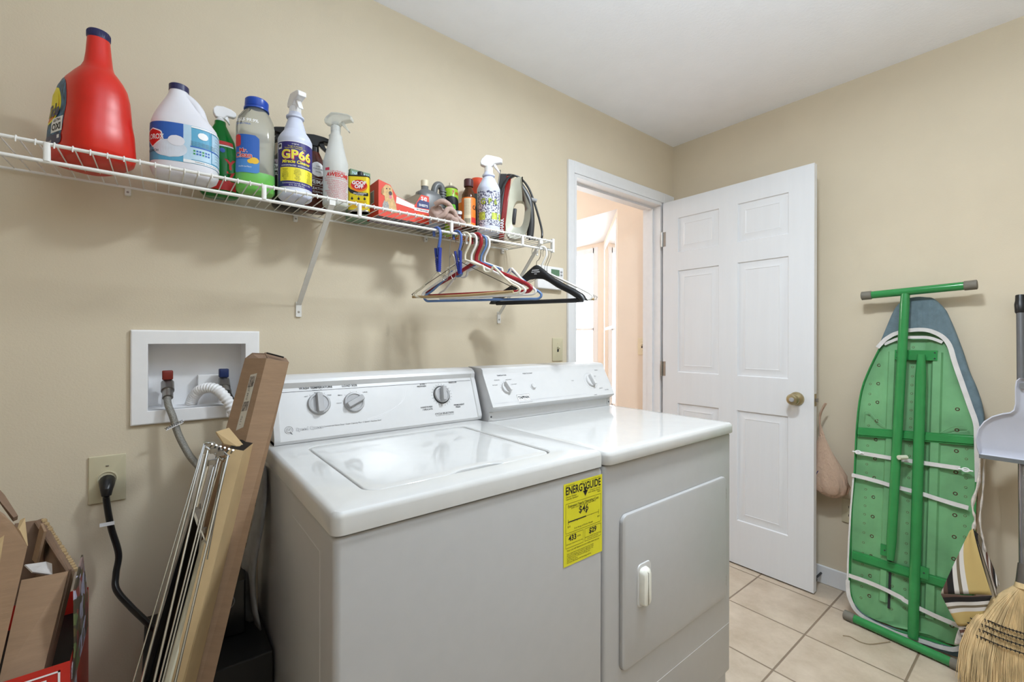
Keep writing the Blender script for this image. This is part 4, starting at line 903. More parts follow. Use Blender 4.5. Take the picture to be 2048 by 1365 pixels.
# --- solvent tin with green carton behind
o = place('solvent_tin', 'yellow solvent tin with black cap beside the red carton', 'tin', 718, 1.405, -30)
m = MB(); yt = col('tin_yellow', (222, 198, 36), .3)
tin = lambda ins, z: [(x, y, z) for x, y in rrect(-.032 + ins, -.0165 + ins, .032 - ins, .0165 - ins, .010 - min(ins, .008), 4)]
m.rings([tin(.001, 0), tin(0, .002), tin(0, .110), tin(-.001, .111), tin(-.001, .1135), tin(.002, .114)], yt); m.build('can', o, smooth=30)
m = MB(); m.rings([tin(-.0012, .1105), tin(-.0016, .112), tin(-.0012, .1142), tin(.003, .1146)], black); m.build('rim', o, smooth=30); m = MB(); m.rings([tin(-.0004, 0), tin(-.0010, .002), tin(-.0004, .0045)], steel); m.build('rim', o, smooth=30)
m = MB(); m.lathe([(0, .113), (.0135, .113), (.0130, .117), (.0095, .119), (.0095, .128), (.008, .130), (0, .130)], black, 24, Matrix.Translation((.004, 0, 0))); m.build('cap', o)
m = MB(); pf = lambda off: plane_fn((0, -.0165 - off, .055), (1, 0, 0), (0, 0, 1)); 
m.poly(circ(.003, .025, .026, .018), pf(.0004), lor); m.poly(circ(.003, .029, .024, .0155), pf(.0007), lred); m.text('GOOF', .0150, lambda x, y: pf(.0011)(x + .003, y + .0345), lwhite, bold=.04); m.text('OFF', .0150, lambda x, y: pf(.0011)(x + .003, y + .0225), lwhite, bold=.04)
m.poly([(-.031, .012), (-.022, .002), (0, -.004), (.031, -.006), (.031, .004), (0, .006), (-.022, .014), (-.031, .022)], pf(.0007), lblack); m.text('PRO STRENGTH', .0055, lambda x, y: pf(.001)(x + .006, y + .0015), lwhite, bold=.02); m.text('REMOVER', .005, lambda x, y: pf(.001)(x + .006, y - .003), lwhite)
for x in (-.018, .002, .020): m.poly(circ(x, -.015, .0035, .004), pf(.0006), ink); m.poly([(x - .001, -.012), (x + .001, -.012), (x, -.006)], pf(.0007), ink)
for i in range(5): m.text(('Removes dried latex paint', 'adhesives, caulk, tar,', 'stickers, grease, ink', 'DANGER! FLAMMABLE', '4.5 fl. oz.')[i], .0048, lambda x, y, i=i: pf(.0006)(x, y - .024 - i * .0058), lred)
m.build('label', o, smooth=0)
o = place('paper_carton', 'pale green carton hidden behind the yellow solvent tin', 'carton', 716, 1.535, 4)
m = MB(); m.box((-.035, -.02, 0), (.035, .02, .170), mat('sage_card', (124, 152, 126), .7, vary=.05)); m.build('carton', o, smooth=0); m = MB(); m.text('NATURAL', .014, plane_fn((.002, -.0205, .158), (1, 0, 0), (0, 0, 1)), lpale, bold=.02); m.build('label', o, smooth=0)

# --- dryer-sheet carton with torn top
bx0 = aty(1.40, 757, 430).x; bx1 = aty(1.40, 858, 440).x
o = thing('dryer_sheet_carton', 'orange red dryer sheet carton with a torn open top', 'carton', (bx0, 1.40, shz(1.44) + .005), 0, 'cleaning supplies on the wire shelf'); Lb = bx1 - bx0; Db = .10
orr = mat('carton_red', (212, 58, 34), .5, vary=.01); m = MB(); Hl = .118
front = [(0, 0), (Lb, 0), (Lb, .098), (Lb - .030, .099), (Lb - .052, .062), (Lb - .056, .058), (.062, .076), (.040, .108), (0, Hl)]
m.add([(x, 0, z) for x, z in front] + [(x, .0012, z) for x, z in front], [tuple(range(len(front))), tuple(range(2 * len(front) - 1, len(front) - 1, -1))] + [(i, i + len(front), (i + 1) % len(front) + len(front), (i + 1) % len(front)) for i in range(len(front))], orr)
m.box((0, .0012, 0), (.001, Db, Hl), orr); m.box((Lb - .001, .0012, 0), (Lb, Db, .098), orr); m.box((0, .0012, 0), (Lb, Db, .001), mat('carton_underside', (150, 140, 150), .6, vary=.5, scale=90))
back = [(0, 0), (Lb, 0), (Lb, .078), (.16, .080), (.13, .088), (.12, .084), (.10, .092), (.09, .083), (.07, .095), (.03, .095), (0, Hl)]
m.add([(x, Db - .001, z) for x, z in back] + [(x, Db, z) for x, z in back], [tuple(range(len(back))), tuple(range(2 * len(back) - 1, len(back) - 1, -1))], mat('carton_grey_inside', (120, 108, 92), .9))
m.add([(Lb - .088, .012, .072), (Lb - .052, .002, .062), (Lb - .030, .001, .099), (Lb - .04, .02, .104)], [(0, 1, 2, 3)], mat('carton_grey_inside', (120, 108, 92), .9))
m.build('box', o, smooth=0)
m = MB(); f0 = lambda off: plane_fn((0, -off, 0), (1, 0, 0), (0, 0, 1))
m.poly([(.060, .052), (Lb - .056, .044), (Lb - .056, .057), (.062, .074)], f0(.0005), lwhite)
m.poly([(Lb - .046, .052), (Lb, .054), (Lb, .078), (Lb - .036, .080), (Lb - .046, .068)], f0(.0005), lblue); m.poly([(Lb - .056, .040), (Lb, .040), (Lb, .050), (Lb - .056, .050)], f0(.0005), lwhite)
m.text('se', .028, lambda x, y: f0(.0009)(x + Lb - .020, y + .088), lwhite, bold=.012); m.text('SHEETS', .011, lambda x, y: f0(.0009)(x + Lb - .022, y + .062), lwhite, bold=.02, sx=.95); m.text('PET HAIR GUARD', .0055, lambda x, y: f0(.0009)(x + Lb - .026, y + .0452), ink, bold=.02); m.text('Repels lint and hair', .0048, lambda x, y: f0(.0009)(x + Lb - .026, y + .030), lyel)
# golden dog and grey cat print
dogc = mat('print_gold', (206, 168, 112), .5, vary=.12, scale=120); m.poly([(.018, .020), (.064, .018), (.060, .045), (.050, .070), (.046, .098), (.036, .106), (.024, .106), (.016, .096), (.010, .088), (.014, .070), (.020, .068), (.022, .050)], f0(.0008), dogc)
m.poly([(.010, .088), (.016, .096), (.018, .080), (.013, .070), (.009, .074)], f0(.0010), mat('print_gold_dark', (168, 122, 70), .5)); m.poly(circ(.040, .080, .006, .007), f0(.0012), mat('print_muzzle', (60, 44, 48), .5)); m.poly(circ(.041, .068, .005, .006), f0(.0012), mat('print_tongue', (206, 120, 136), .5))
m.poly(circ(.027, .093, .0022), f0(.0012), ink); m.poly(circ(.038, .094, .0022), f0(.0012), ink)
m.poly([(.012, .020), (.036, .020), (.035, .040), (.030, .052), (.024, .048), (.019, .054), (.014, .040)], f0(.0011), mat('print_cat_grey', (168, 162, 158), .5, vary=.3, scale=300))
s0 = plane_fn((-.0006, .098, 0), (0, -1, 0), (0, 0, 1)); m.poly([(.028, .050), (.060, .050), (.060, .092), (.028, .092)], s0, lwhite); m.poly([(.030, .052), (.058, .052), (.058, .090), (.030, .090)], lambda x, y: s0(x, y) + Vector((-.0004, 0, 0)), mat('barcode_grey', (150, 140, 130), .5, vary=.5, scale=400, stretch=(1, 1, .02)))
m.build('label', o, smooth=0)

# --- grey drain-cleaner jug
o = place('drain_cleaner_jug', 'dark grey plastic jug with a moulded side handle behind the red carton', 'jug', 858, 1.50, 0)
o.scale = (1, 1, 1.10)
gj = mat('grey_jug_plastic', (104, 106, 108), .35); m = MB()
s = [(0, 0, 0, .046, .030, 3.2), (.005, 0, 0, .052, .034, 3.2), (.115, 0, 0, .052, .034, 3.2), (.128, -.004, 0, .046, .030, 2.8), (.134, -.008, 0, .030, .024, 2.4), (.140, -.018, 0, .014, .014, 2), (.152, -.018, 0, .013, .013, 2)]
m.loft(s, gj, 40); m.build('bottle', o, smooth=60)
m = MB(); m.tube(smoothpath([(.020, -.004, .108), (.020, -.004, .145), (.030, -.004, .163), (.045, -.004, .165), (.054, -.004, .150), (.055, -.004, .115), (.054, -.004, .05), (.05, -.004, .02)], 5), .0125, gj, 14)
for i in range(10): m.rbox((.044, -.0185, .062 + i * .009), (.067, .010, .065 + i * .009), gj, r=.006)
m.build('handle', o, smooth=50); m = MB(); m.lathe([(0, 0), (.0145, 0), (.0145, .020), (.012, .022), (0, .022)], ivory, 24, Matrix.Translation((-.018, 0, .150))); m.build('cap', o)

# --- bundled cloth
o = place('cloth', 'crumpled dusty pink knitted cloth hanging over the front of the shelf', 'cloth', 880, 1.335, 0, x=px_x(896, 1.335) )
knit = mat('pink_knit', (188, 162, 152), .95, vary=.06, scale=90, bump=.9, bscale=500); m = MB()
def fold(path, r, fl=1.0): m.tube(smoothpath(path, 6), r if not isinstance(r, list) else r, knit, 14, flat=fl)
random.seed(3)
def blob(c, rad, seedv, M_=None):
    n, k = 18, 14; rings = []
    for j in range(k + 1):
        th = math.pi * j / k; ring = []
        for i in range(n):
            ph = 2 * math.pi * i / n; d = Vector((math.sin(th) * math.cos(ph), math.sin(th) * math.sin(ph), math.cos(th)))
            f = 1 + .30 * noise.noise(d * 1.7 + Vector((seedv, 0, 0))) + .10 * noise.noise(d * 5 + Vector((seedv, 3, 0)))
            ring.append(Vector(c) + Vector((d.x * rad[0], d.y * rad[1], d.z * rad[2])) * f)
        rings.append(ring)
    m.rings(rings, knit)
blob((-.030, .02, .032), (.030, .026, .030), 1); blob((.000, .0, .024), (.032, .028, .022), 5); blob((.020, -.010, .010), (.030, .024, .018), 9)
fold([(-.050, 0, .058), (-.035, -.018, .068), (-.012, -.024, .060), (.004, -.020, .044), (.010, -.012, .030)], .009); fold([(-.048, -.01, .010), (-.03, -.026, .022), (-.018, -.03, .042), (.004, -.028, .040), (.018, -.026, .022), (.036, -.03, .008), (.046, -.034, .000)], .0085)
m.build('cloth_bundle', o, smooth=80); 
# --- aerosol can, tin, orange things
o = place('spray_can', 'lime green and yellow aerosol can behind the pink cloth', 'spray can', 901, 1.50, 0)
o.scale = (1, 1, 1.13)
m = MB(); cg = mat('can_lime', (152, 192, 44), .35, vary=.15, scale=60); m.lathe([(0, 0), (.029, 0), (.030, .003), (.030, .148), (.026, .158), (.0, .158)], cg, 36); m.build('can', o)
m = MB(); Mz = Matrix.Translation((0, 0, .03)); m.lathe([(.027, .126), (.0285, .128), (.026, .131), (.020, .136), (.010, .140), (.006, .141), (.0, .141)], steel, 30, Mz); m.lathe([(0, .140), (.006, .140), (.006, .150), (0, .150)], ivory, 14, Mz); m.build('nozzle', o)
s = [(0, 0, 0, .030, .030, 2), (.148, 0, 0, .030, .030, 2)]; w_ = W(s, -112, .098); m = MB()
lab(m, w_, -.045, .045, -.06, .018, lblack, .0005, 14); shape(m, w_, [(-.03, .018), (-.022, .032), (-.012, .020), (0, .034), (.01, .020), (.022, .034), (.03, .018)][::-1] if False else circ(0, .016, .034, .014), lblack, .0007)
m.text('Jaga', .030, lambda x, y: w_(.0011)(x - .004, y - .004), col('label_lime', (120, 220, 60)), bold=.05, sx=.85); m.text('7 oz', .017, lambda x, y: w_(.0007)(x + .016, y + .042), lred, bold=.03); m.text('x', .04, lambda x, y: w_(.0011)(x + .006, y - .034), col('label_lime', (120, 220, 60)), bold=.04); m.build('label', o, smooth=0)
o = place('candle_tin', 'small dark red tin between the pink cloth and the orange bottle', 'tin', 916, 1.405, 0)
m = MB(); m.lathe([(0, 0), (.026, 0), (.027, .002), (.027, .054), (0, .054)], mat('tin_brown', (96, 36, 30), .3, vary=.08), 36); m.build('can', o); m = MB(); m.lathe([(0, .054), (.0285, .054), (.0285, .064), (.026, .068), (0, .068)], steel, 36); m.build('lid', o)
s = [(0, 0, 0, .027, .027, 2), (.06, 0, 0, .027, .027, 2)]; w_ = W(s, -116, .03); m = MB(); m.text('PINE', .009, lambda x, y: w_(.0007)(x, y + .012), lpale, bold=.01); 
for a in range(-2, 3): shape(m, w_, [(a * .006 - .003, -.02), (a * .006 + .003, -.02), (a * .008, .002)], col('label_cream', (220, 206, 176)), .0007, 6)
m.build('label', o, smooth=0)
o = place('paper_carton', 'plain orange carton behind the brown-capped bottle', 'carton', 916, 1.545, 0)
m = MB(); m.prism([(-.03, 0), (.055, 0), (.055, .168), (.012, .150), (-.03, .128)], -.016, .016, mat('carton_orange', (222, 124, 34), .5), Matrix.Rotation(R(90), 4, 'X')); m.build('box', o, smooth=0)
o = place('spray_can', 'aerosol can with an orange red cap behind the last spray bottle', 'spray can', 955, 1.50, 0)
o.scale = (1, 1, 1.20)
m = MB(); m.lathe([(0, 0), (.0285, 0), (.0295, .003), (.0295, .150), (.027, .156), (0, .156)], mat('can_dark_teal', (52, 66, 66), .35), 36); m.build('can', o); m = MB(); m.lathe([(0, .150), (.0295, .150), (.0295, .200), (.026, .205), (0, .207)], mat('cap_orange_red', (206, 70, 36), .4), 36); m.build('cap', o)
o = place('oil_bottle', 'amber bottle with orange label and dark maroon cap', 'bottle', 937, 1.375, 0)
o.scale = (1, 1, 1.10)
s = [(0, 0, 0, .022, .022, 2), (.004, 0, 0, .0255, .0255, 2), (.10, 0, 0, .0255, .0255, 2), (.118, 0, 0, .0245, .0245, 2), (.132, 0, 0, .018, .018, 2), (.138, 0, 0, .0135, .0135, 2), (.150, 0, 0, .0130, .0130, 2)]
m = MB(); m.loft(s, mat('amber_glass', (120, 80, 50), .08, trans=.75, ior=1.3, vary=0), 40); m.build('bottle', o, smooth=60); m = MB(); m.loft([(.002, 0, 0, .021, .021, 2), (.005, 0, 0, .0245, .0245, 2), (.095, 0, 0, .0245, .0245, 2)], mat('dark_oil', (58, 30, 16), .2), 32); m.build('liquid', o)
m = MB(); m.lathe([(0, .146), (.0168, .146), (.0172, .150), (.0172, .168), (.015, .171), (0, .171)], mat('cap_maroon', (72, 34, 40), .4), 36); m.build('cap', o)
w_ = W(s, -112, .058); m = MB(); lab(m, w_, -.05, .05, -.048, .048, lor, .0005, 18); lab(m, w_, -.022, .004, -.044, .044, col('label_cream', (220, 206, 176)), .0008, 6)
for i in range(12): m.text('directions for use', .0036, lambda x, y, i=i: w_(.0011)(x - .009, y + .038 - i * .0042), ink)
for i in range(11): lab(m, w_, -.019 + i * .002, -.0182 + i * .002, -.038, -.022, ink, .0011, 1, 1)
m.text('OIL', .02, lambda x, y: w_(.0008)(x + .026, y + .015), ink, bold=.03); lab(m, w_, .006, .05, -.036, -.018, lred, .0008, 6, 1); m.build('label', o, smooth=0)

# --- second white spray bottle, worn label
s = ribbed(.0440, 0, .142, .196, .210)
o = place('spray_bottle', 'white spray bottle with a faded worn label next to the steam iron', 'spray bottle', 977, 1.372, 0)
o.scale = (1, 1, 1.115)
m = MB(); m.loft(s, gpw, 48); m.build('bottle', o, smooth=60); head(o, .208, -34, white, kind='long', neck=.0150)
wm = bpy.data.materials.new('worn_label'); wm.use_nodes = True; nt = wm.node_tree; b = nt.nodes['Principled BSDF']; tc = nt.nodes.new('ShaderNodeTexCoord')
vz = nt.nodes.new('ShaderNodeTexNoise'); vz.inputs['Scale'].default_value = 190; vz.inputs['Detail'].default_value = 5; nt.links.new(tc.outputs['Object'], vz.inputs['Vector'])
r = nt.nodes.new('ShaderNodeValToRGB'); r.color_ramp.interpolation = 'CONSTANT'; r.color_ramp.elements[0].color = lin((64, 64, 96)); e_ = r.color_ramp.elements.new(.44); e_.color = lin((140, 142, 166)); r.color_ramp.elements[-1].position = .50; r.color_ramp.elements[-1].color = lin((212, 216, 226)); nt.links.new(vz.outputs['Fac'], r.inputs[0]); nt.links.new(r.outputs[0], b.inputs['Base Color']); b.inputs['Roughness'].default_value = .6
w_ = W(s, -118, .078); m = MB(); lab(m, w_, -.056, .060, -.056, .060, wm, .0006, 18)
wy_ = mat('worn_yellow', (196, 214, 90), .6, vary=.3, scale=150); lab(m, w_, -.045, -.018, -.038, -.012, wy_, .001, 5, 2); lab(m, w_, .006, .03, -.036, -.014, wy_, .001, 5, 2); lab(m, w_, .038, .055, -.036, -.014, wy_, .001, 4, 2)
for s_, x0 in (('G', -.026), ('P', .0), ('6', .022)): m.text(s_, .026, lambda x, y, x0=x0: w_(.0010)(x + x0, y + .022), ink, bold=.06); m.text(s_, .026, lambda x, y, x0=x0: w_(.0015)(x + x0, y + .022), wy_, bold=.02)
m.build('label', o, smooth=0)

# --- steam iron standing on its heel
o = place('steam_iron', 'grey and red steam iron standing upright at the right end of the shelf', 'iron', 1019, 1.415, -38, 'cleaning supplies on the wire shelf')
o.scale = (1.42, 1.05, 1.23)
si = mat('iron_silver', (168, 166, 150), .3, metal=.6); sole = mat('soleplate', (176, 176, 176), .25, metal=1); dk = mat('iron_dark', (48, 48, 50), .4); rd = mat('iron_red', (132, 26, 22), .25)
# side profile: u = out from the soleplate (to the right), z = up (towards the tip)
def slab(par, name, prof, hw, mt, bev=.002, mat2=None):
    k = MB(); k.prism(prof, -hw, hw, mt, Matrix.Rotation(R(90), 4, 'X')); return k.build(name, par, bevel=bev, smooth=40)
def wedge(name, u0, u1, mt, scale_=1.0, tilt=0.0, ztop=.225, hw=.055):
    """boat-shaped layer of the iron: half outline along z"""
    out = [(0, hw * .9), (.02, hw), (.09, hw * .96), (.14, hw * .78), (.18, hw * .52), (.21, hw * .24), (ztop, 0.0)]
    pts = [(w2 * scale_, z) for z, w2 in out] + [(-w2 * scale_, z) for z, w2 in out[-2::-1]]
    k = MB(); sh = lambda z: -.0 + z * tilt
    k.rings([[(u + sh(z), w2, z) for w2, z in pts] for u in (u0, u1)], mt); return k.build(name, o, bevel=.0015, smooth=40)
tl = .10
wedge('soleplate', -.052, -.048, sole, 1.0, tl, .235); wedge('heat_skirt', -.048, -.030, dk, .97, tl, .222); wedge('base_shell', -.030, -.016, rd, .90, tl, .215)
# hollow handle body
def loop(z0, z1, u0, u1, n=28):
    return [(u0 + (u1 - u0) * (.5 + .5 * math.copysign(abs(math.cos(a)) ** .6, math.cos(a))), z0 + (z1 - z0) * (.5 + .5 * math.copysign(abs(math.sin(a)) ** .7, math.sin(a)))) for a in [2 * math.pi * i / n for i in range(n)]]
inner = [(u + z * .10, z) for u, z in loop(.040, .128, .000, .034)]
outer = []
for u, z in loop(.002, .205, -.018, .052): outer.append((u + z * .10 - (0 if u < .02 else max(0, z - .10) ** 1.0 * .45 * (u - .02) / .03), z))
k = MB(); n = len(inner); hwd = .024
vs = [(u, y, z) for y in (-hwd, hwd) for u, z in outer] + [(u, y, z) for y in (-hwd * .7, hwd * .7) for u, z in inner]
fs = []
for i in range(n):
    j = (i + 1) % n
    fs += [(i, j, n + j, n + i), (2 * n + i, 3 * n + i, 3 * n + j, 2 * n + j), (i, 2 * n + i, 2 * n + j, j), (n + i, n + j, 3 * n + j, 3 * n + i)]
k.add(vs, fs, si); k.build('handle_body', o, smooth=60)
k = MB(); k.tube(smoothpath([(.058, 0, .008), (.062, 0, .06), (.058, 0, .12), (.046, 0, .155), (.022, 0, .195)], 6), .010, dk, 12, flat=1.8, up=(1, 0, 0)); k.build('handle_grip', o)
k = MB(); k.rbox((.000, -.014, .055), (.012, .014, .105), dk, r=.004, rt=.003, M=Matrix.Rotation(R(5), 4, 'Y')); k.build('dial', o)
k = MB(); k.tube([(.05, 0, .140), (.078, 0, .132)], .0065, greyplastic, 12); k.build('spray_nozzle', o)
k = MB(); k.tube(smoothpath([(-.02, .012, .215), (.00, .012, .222), (.03, .02, .214), (.055, .02, .18), (.075, .02, .12), (.092, .02, .05), (.094, .015, .018), (.085, .0, .006), (.055, 0, .005)], 8), .0032, black, 10); k.tube(smoothpath([(-.038, -.035, .03), (-.030, -.05, .12), (-.008, -.035, .19), (.012, 0, .214), (-.01, .035, .2), (-.032, .05, .10), (-.040, .03, .02)], 8), .0042, black, 10); k.build('power_cord', o)
k = MB(); k.text('SHARK', .014, lambda x, y: Vector((-.0205 - y, -.0500, .040 + x)), white, bold=.02); k.build('lettering', o, smooth=0)

# ================================================================ HANGERS ON THE RAIL
RZT = 1.557 + .0042
HG = 'hangers on the shelf rail'
def hthing(name, label, x, ang, cat='hanger', group=HG):
    return thing(name, label, cat, (x, YF, RZT), R(ang), group)
def arc(cx, cz, r, a0, a1, n=8): return [(cx + r * math.cos(R(a0 + (a1 - a0) * k / n)), 0, cz + r * math.sin(R(a0 + (a1 - a0) * k / n))) for k in range(n + 1)]
def hookpath(r, rad=.0195, neck=-.088, tip=205):
    """hook resting on the rail (origin), coming down to the neck"""
    zc = r - rad
    return [(-rad * .95, 0, zc - .014)] + arc(0, zc, rad, 180, 0, 12) + [(rad * .98, 0, zc - .016), (rad * .55, 0, zc - .034), (.001, 0, neck + .02), (0, 0, neck)]
def tubular(name, label, x, ang, mt, r=.0042, hw=.20, notch=False, drop=.120, neck=-.088, flat=1.0, gap=None, hookr=None):
    o = hthing(name, label, x, ang)
    m = MB(); m.tube(smoothpath(hookpath(hookr or r, neck=neck), 3), hookr or r, mt, 10); m.build('hook', o, smooth=80)
    m = MB(); zb = neck - drop
    for s_ in (-1, 1):
        p = [(0, 0, neck)]
        if notch: p += [(s_ * .055, 0, neck - .022), (s_ * .068, 0, neck - .026), (s_ * .072, 0, neck - .040), (s_ * .080, 0, neck - .046), (s_ * .092, 0, neck - .046), (s_ * .100, 0, neck - .040), (s_ * .105, 0, neck - .030), (s_ * .112, 0, neck - .034)]
        else: p += [(s_ * .06, 0, neck - .030)]
        p += [(s_ * (hw - .035), 0, neck - drop * .70), (s_ * (hw - .008), 0, neck - drop * .83), (s_ * hw, 0, neck - drop * .92), (s_ * (hw - .010), 0, zb), (s_ * (hw - .035), 0, zb - .001)]
        m.tube(smoothpath(p, 5), r, mt, 10, flat=flat)
    m.build('shoulder', o, smooth=80)
    m = MB(); m.tube([(-hw + .035, 0, zb - .001), (hw - .035, 0, zb - .001)], r, mt, 10); m.build('crossbar', o, smooth=80)
    return o
pw = mat('hanger_white', (226, 224, 220), .35); piv = mat('hanger_ivory', (214, 206, 186), .4); pred = mat('hanger_red', (142, 24, 34), .35); pbl = mat('hanger_blue', (92, 122, 168), .4)
dark_wire = mat('dark_wire', (60, 52, 40), .35, metal=.8); tan = mat('tan_paper_tube', (172, 146, 104), .7); pegb = mat('peg_blue', (34, 52, 140), .35)
def wirehanger(label, x, ang, hw=.203, tube=True, mt=dark_wire, sag=.004):
    o = hthing('wire_hanger', label, x, ang); r = .0011; nk = -.092
    m = MB(); m.tube(smoothpath(hookpath(r, .017, nk), 3), r, mt, 6); 
    for k in range(5): m.tube([(-.0035 + .0, 0, nk + .004 - k * .003), (.0035, .001, nk + .003 - k * .003)], r, mt, 6)
    m.build('hook', o, smooth=80)
    m = MB(); zb = nk - .115
    for s_ in (-1, 1): m.tube(smoothpath([(0, 0, nk), (s_ * .02, 0, nk - .014), (s_ * (hw - .012), 0, zb + .018), (s_ * hw, 0, zb + .008), (s_ * (hw - .001), 0, zb)], 5), r, mt, 6)
    m.build('shoulder_wire', o, smooth=80)
    m = MB(); n = 14; m.tube([(-hw + 2 * hw * k / n, 0, zb - sag * math.sin(math.pi * k / n)) for k in range(n + 1)], .0046 if tube else r, tan if tube else mt, 12); m.build('paper_tube' if tube else 'bottom_wire', o, smooth=80)
    return o
wirehanger('dark wire hanger with a tan paper tube, nearest of the left bunch', .792, -66)
tubular('tubular_hanger', 'ivory tubular plastic hanger behind the paper tube wire hanger', .812, -60, piv, notch=True)
tubular('tubular_hanger', 'white tubular plastic hanger beside the dark red hanger', .838, -62, pw)
o = tubular('tubular_hanger', 'dark red plastic hanger with wide flat shoulders', .858, -63, pred, r=.0068, hw=.205, flat=.8, drop=.112)
tubular('tubular_hanger', 'pale blue tubular plastic hanger with strap notches behind the red one', .878, -53, pbl, r=.0044, notch=True, hw=.215, drop=.132)
tubular('tubular_hanger', 'white tubular plastic hanger behind the pale blue one', .893, -64, pw, r=.004, notch=True, hw=.195)
# black suit hanger
o = hthing('suit_hanger', 'black plastic suit hanger with a silver hook and small white lettering', 1.137, -63)
m = MB(); m.tube(smoothpath(hookpath(.0016, .018, -.078), 3), .0016, chrome, 8); m.build('hook', o, smooth=80)
top = [(0, -.070), (.012, -.074), (.035, -.092), (.070, -.122), (.12, -.152), (.160, -.173), (.190, -.192), (.203, -.216), (.196, -.220)]
bot = [(.175, -.222), (.172, -.220), (.176, -.216), (.13, -.186), (.085, -.163), (.05, -.139), (.028, -.127), (0, -.124)]
half = top + bot
m = MB(); pol = half + [(-x, z) for x, z in half[::-1] if x > 1e-6]
# outline as a band of quads (avoids a concave cap)
n = len(top); 
def strip(A_, B_, hy):
    k = min(len(A_), len(B_))
def lerp(path, t):
    L_ = [0];
    for a, b_ in zip(path, path[1:]): L_.append(L_[-1] + math.hypot(b_[0] - a[0], b_[1] - a[1]))
    d = t * L_[-1]
    for i in range(len(path) - 1):
        if d <= L_[i + 1] or i == len(path) - 2:
            f = (d - L_[i]) / max(L_[i + 1] - L_[i], 1e-9); return (path[i][0] + (path[i + 1][0] - path[i][0]) * f, path[i][1] + (path[i + 1][1] - path[i][1]) * f)
bot2 = bot[::-1]; K = 24
for s_ in (-1, 1):
    rg = []
    for i in range(K + 1):
        a = lerp(top[:-1], i / K); b_ = lerp(bot2[:-1] if False else bot2[:-2], i / K); hy = .009 + .008 * (i / K)
        cx, cz = (a[0] + b_[0]) / 2, (a[1] + b_[1]) / 2; da_, dz_ = (a[0] - b_[0]) / 2, (a[1] - b_[1]) / 2
        rg.append([(s_ * (cx + da_ * math.cos(2 * math.pi * q / 14)), hy * math.sin(2 * math.pi * q / 14), cz + dz_ * math.cos(2 * math.pi * q / 14)) for q in range(14)])
    m.rings(rg, black)
m.build('shoulder', o, smooth=70)
m = MB(); m.tube([(-.172, 0, -.213), (.186, 0, -.213)], .0082, black, 12); m.build('trouser_bar', o, smooth=70)
m = MB(); 
for i, s_ in enumerate(('ANDREW', 'CLOTHIERS', 'CO')): m.text(s_, .0058, plane_fn((0, -.0094, -.092 - i * .0072), (1, 0, 0), (0, 0, 1)), white, bold=.02, sx=1.15)
m.build('lettering', o, smooth=0)
tubular('tubular_hanger', 'white tubular plastic hanger behind the black suit hanger', 1.165, -61, pw, r=.004, hw=.198)
wirehanger('thin wire hanger with a tan paper tube behind the black suit hanger', 1.180, -62, .196, True, steel)
wirehanger('plain thin wire hanger at the right end of the rail behind the suit hanger', 1.192, -60, .196, False, steel)
# blue peg clips
def peg(label, x, ang, tiltd):
    o = hthing('hanging_peg', label, x, ang, 'clothes peg', 'blue pegs on the shelf rail')
    m = MB(); m.tube(smoothpath([(-.013, 0, -.022), (-.0145, 0, -.008), (-.008, 0, .0035), (.003, 0, .0046), (.013, 0, -.006), (.015, 0, -.026), (.011, 0, -.048), (.006, 0, -.066), (.007, 0, -.085)], 5), [.0038] * 41, mat('peg_blue_pale', (72, 96, 160), .35), 10, flat=1.5); m.build('hook', o, smooth=70)
    for s_, t_ in ((-1, 13 + tiltd), (1, -5 + tiltd)):
        m = MB(); M_ = Matrix.Translation((.006 + s_ * .0055, 0, -.100)) @ Matrix.Rotation(R(-t_ * .7), 4, 'Y')
        m.rbox((-.0032, -.0062, -.040), (.0032, .0062, .038), pegb, r=.002, axis=2, M=M_)
        for k in range(6): m.rbox((-.0045, -.0066, -.036 + k * .006), (.0038, .0066, -.033 + k * .006), pegb, r=.0015, M=M_)
        m.build('jaw', o, smooth=40)
    m = MB(); m.tube([(.006 + .0045 * math.cos(R(a * 30)), -.008 + a * .0004, -.098 + .0045 * math.sin(R(a * 30))) for a in range(36)], .0007, steel, 5); m.build('spring', o)
peg('blue hanging clothes peg, left of the two on the rail', .705, -75, 0); peg('blue hanging clothes peg, right of the two on the rail', .782, -60, 4)
o = hthing('wire_hook', 'thin steel wire hook with curled ends between the two blue pegs', .748, -50, 'hook')
m = MB(); m.tube(smoothpath([(-.012, 0, -.020), (-.012, 0, -.004), (0, 0, .0015), (.010, 0, -.006), (.008, 0, -.03), (.004, 0, -.06), (.003, 0, -.13), (-.004, 0, -.158), (-.014, 0, -.164), (-.019, 0, -.154), (-.013, 0, -.147), (-.006, 0, -.153)], 6), .0011, steel, 7)
m.tube(smoothpath([(.003, 0, -.12), (.010, 0, -.150), (.018, 0, -.162), (.025, 0, -.152), (.022, 0, -.10), (.013, 0, -.075), (.005, 0, -.088)], 6), .0011, steel, 7); m.build('wire', o, smooth=80)

# ================================================================ CLUTTER LEFT OF THE WASHER
def panel(pts, mt, th=.004, back=None, M=None, m=None):
    """a sheet of board: polygon of 3-D corners given a thickness"""
    m = m or MB(); P_ = [Vector(p) for p in pts]; n = (P_[1] - P_[0]).cross(P_[2] - P_[0]).normalized() * th; k = len(P_)
    if n.dot(CAM - P_[0]) > 0: n = -n
    m.add(P_ + [p + n for p in P_], [tuple(range(k))] , mt); m.add(P_ + [p + n for p in P_], [tuple(range(2 * k - 1, k - 1, -1))], back or mt)
    m.add(P_ + [p + n for p in P_], [(i, i + k, (i + 1) % k + k, (i + 1) % k) for i in range(k)], mt); return m
def tofloor(a, b_, z=0.002): t_ = (a.z - z) / (a.z - b_.z); return a + (b_ - a) * t_
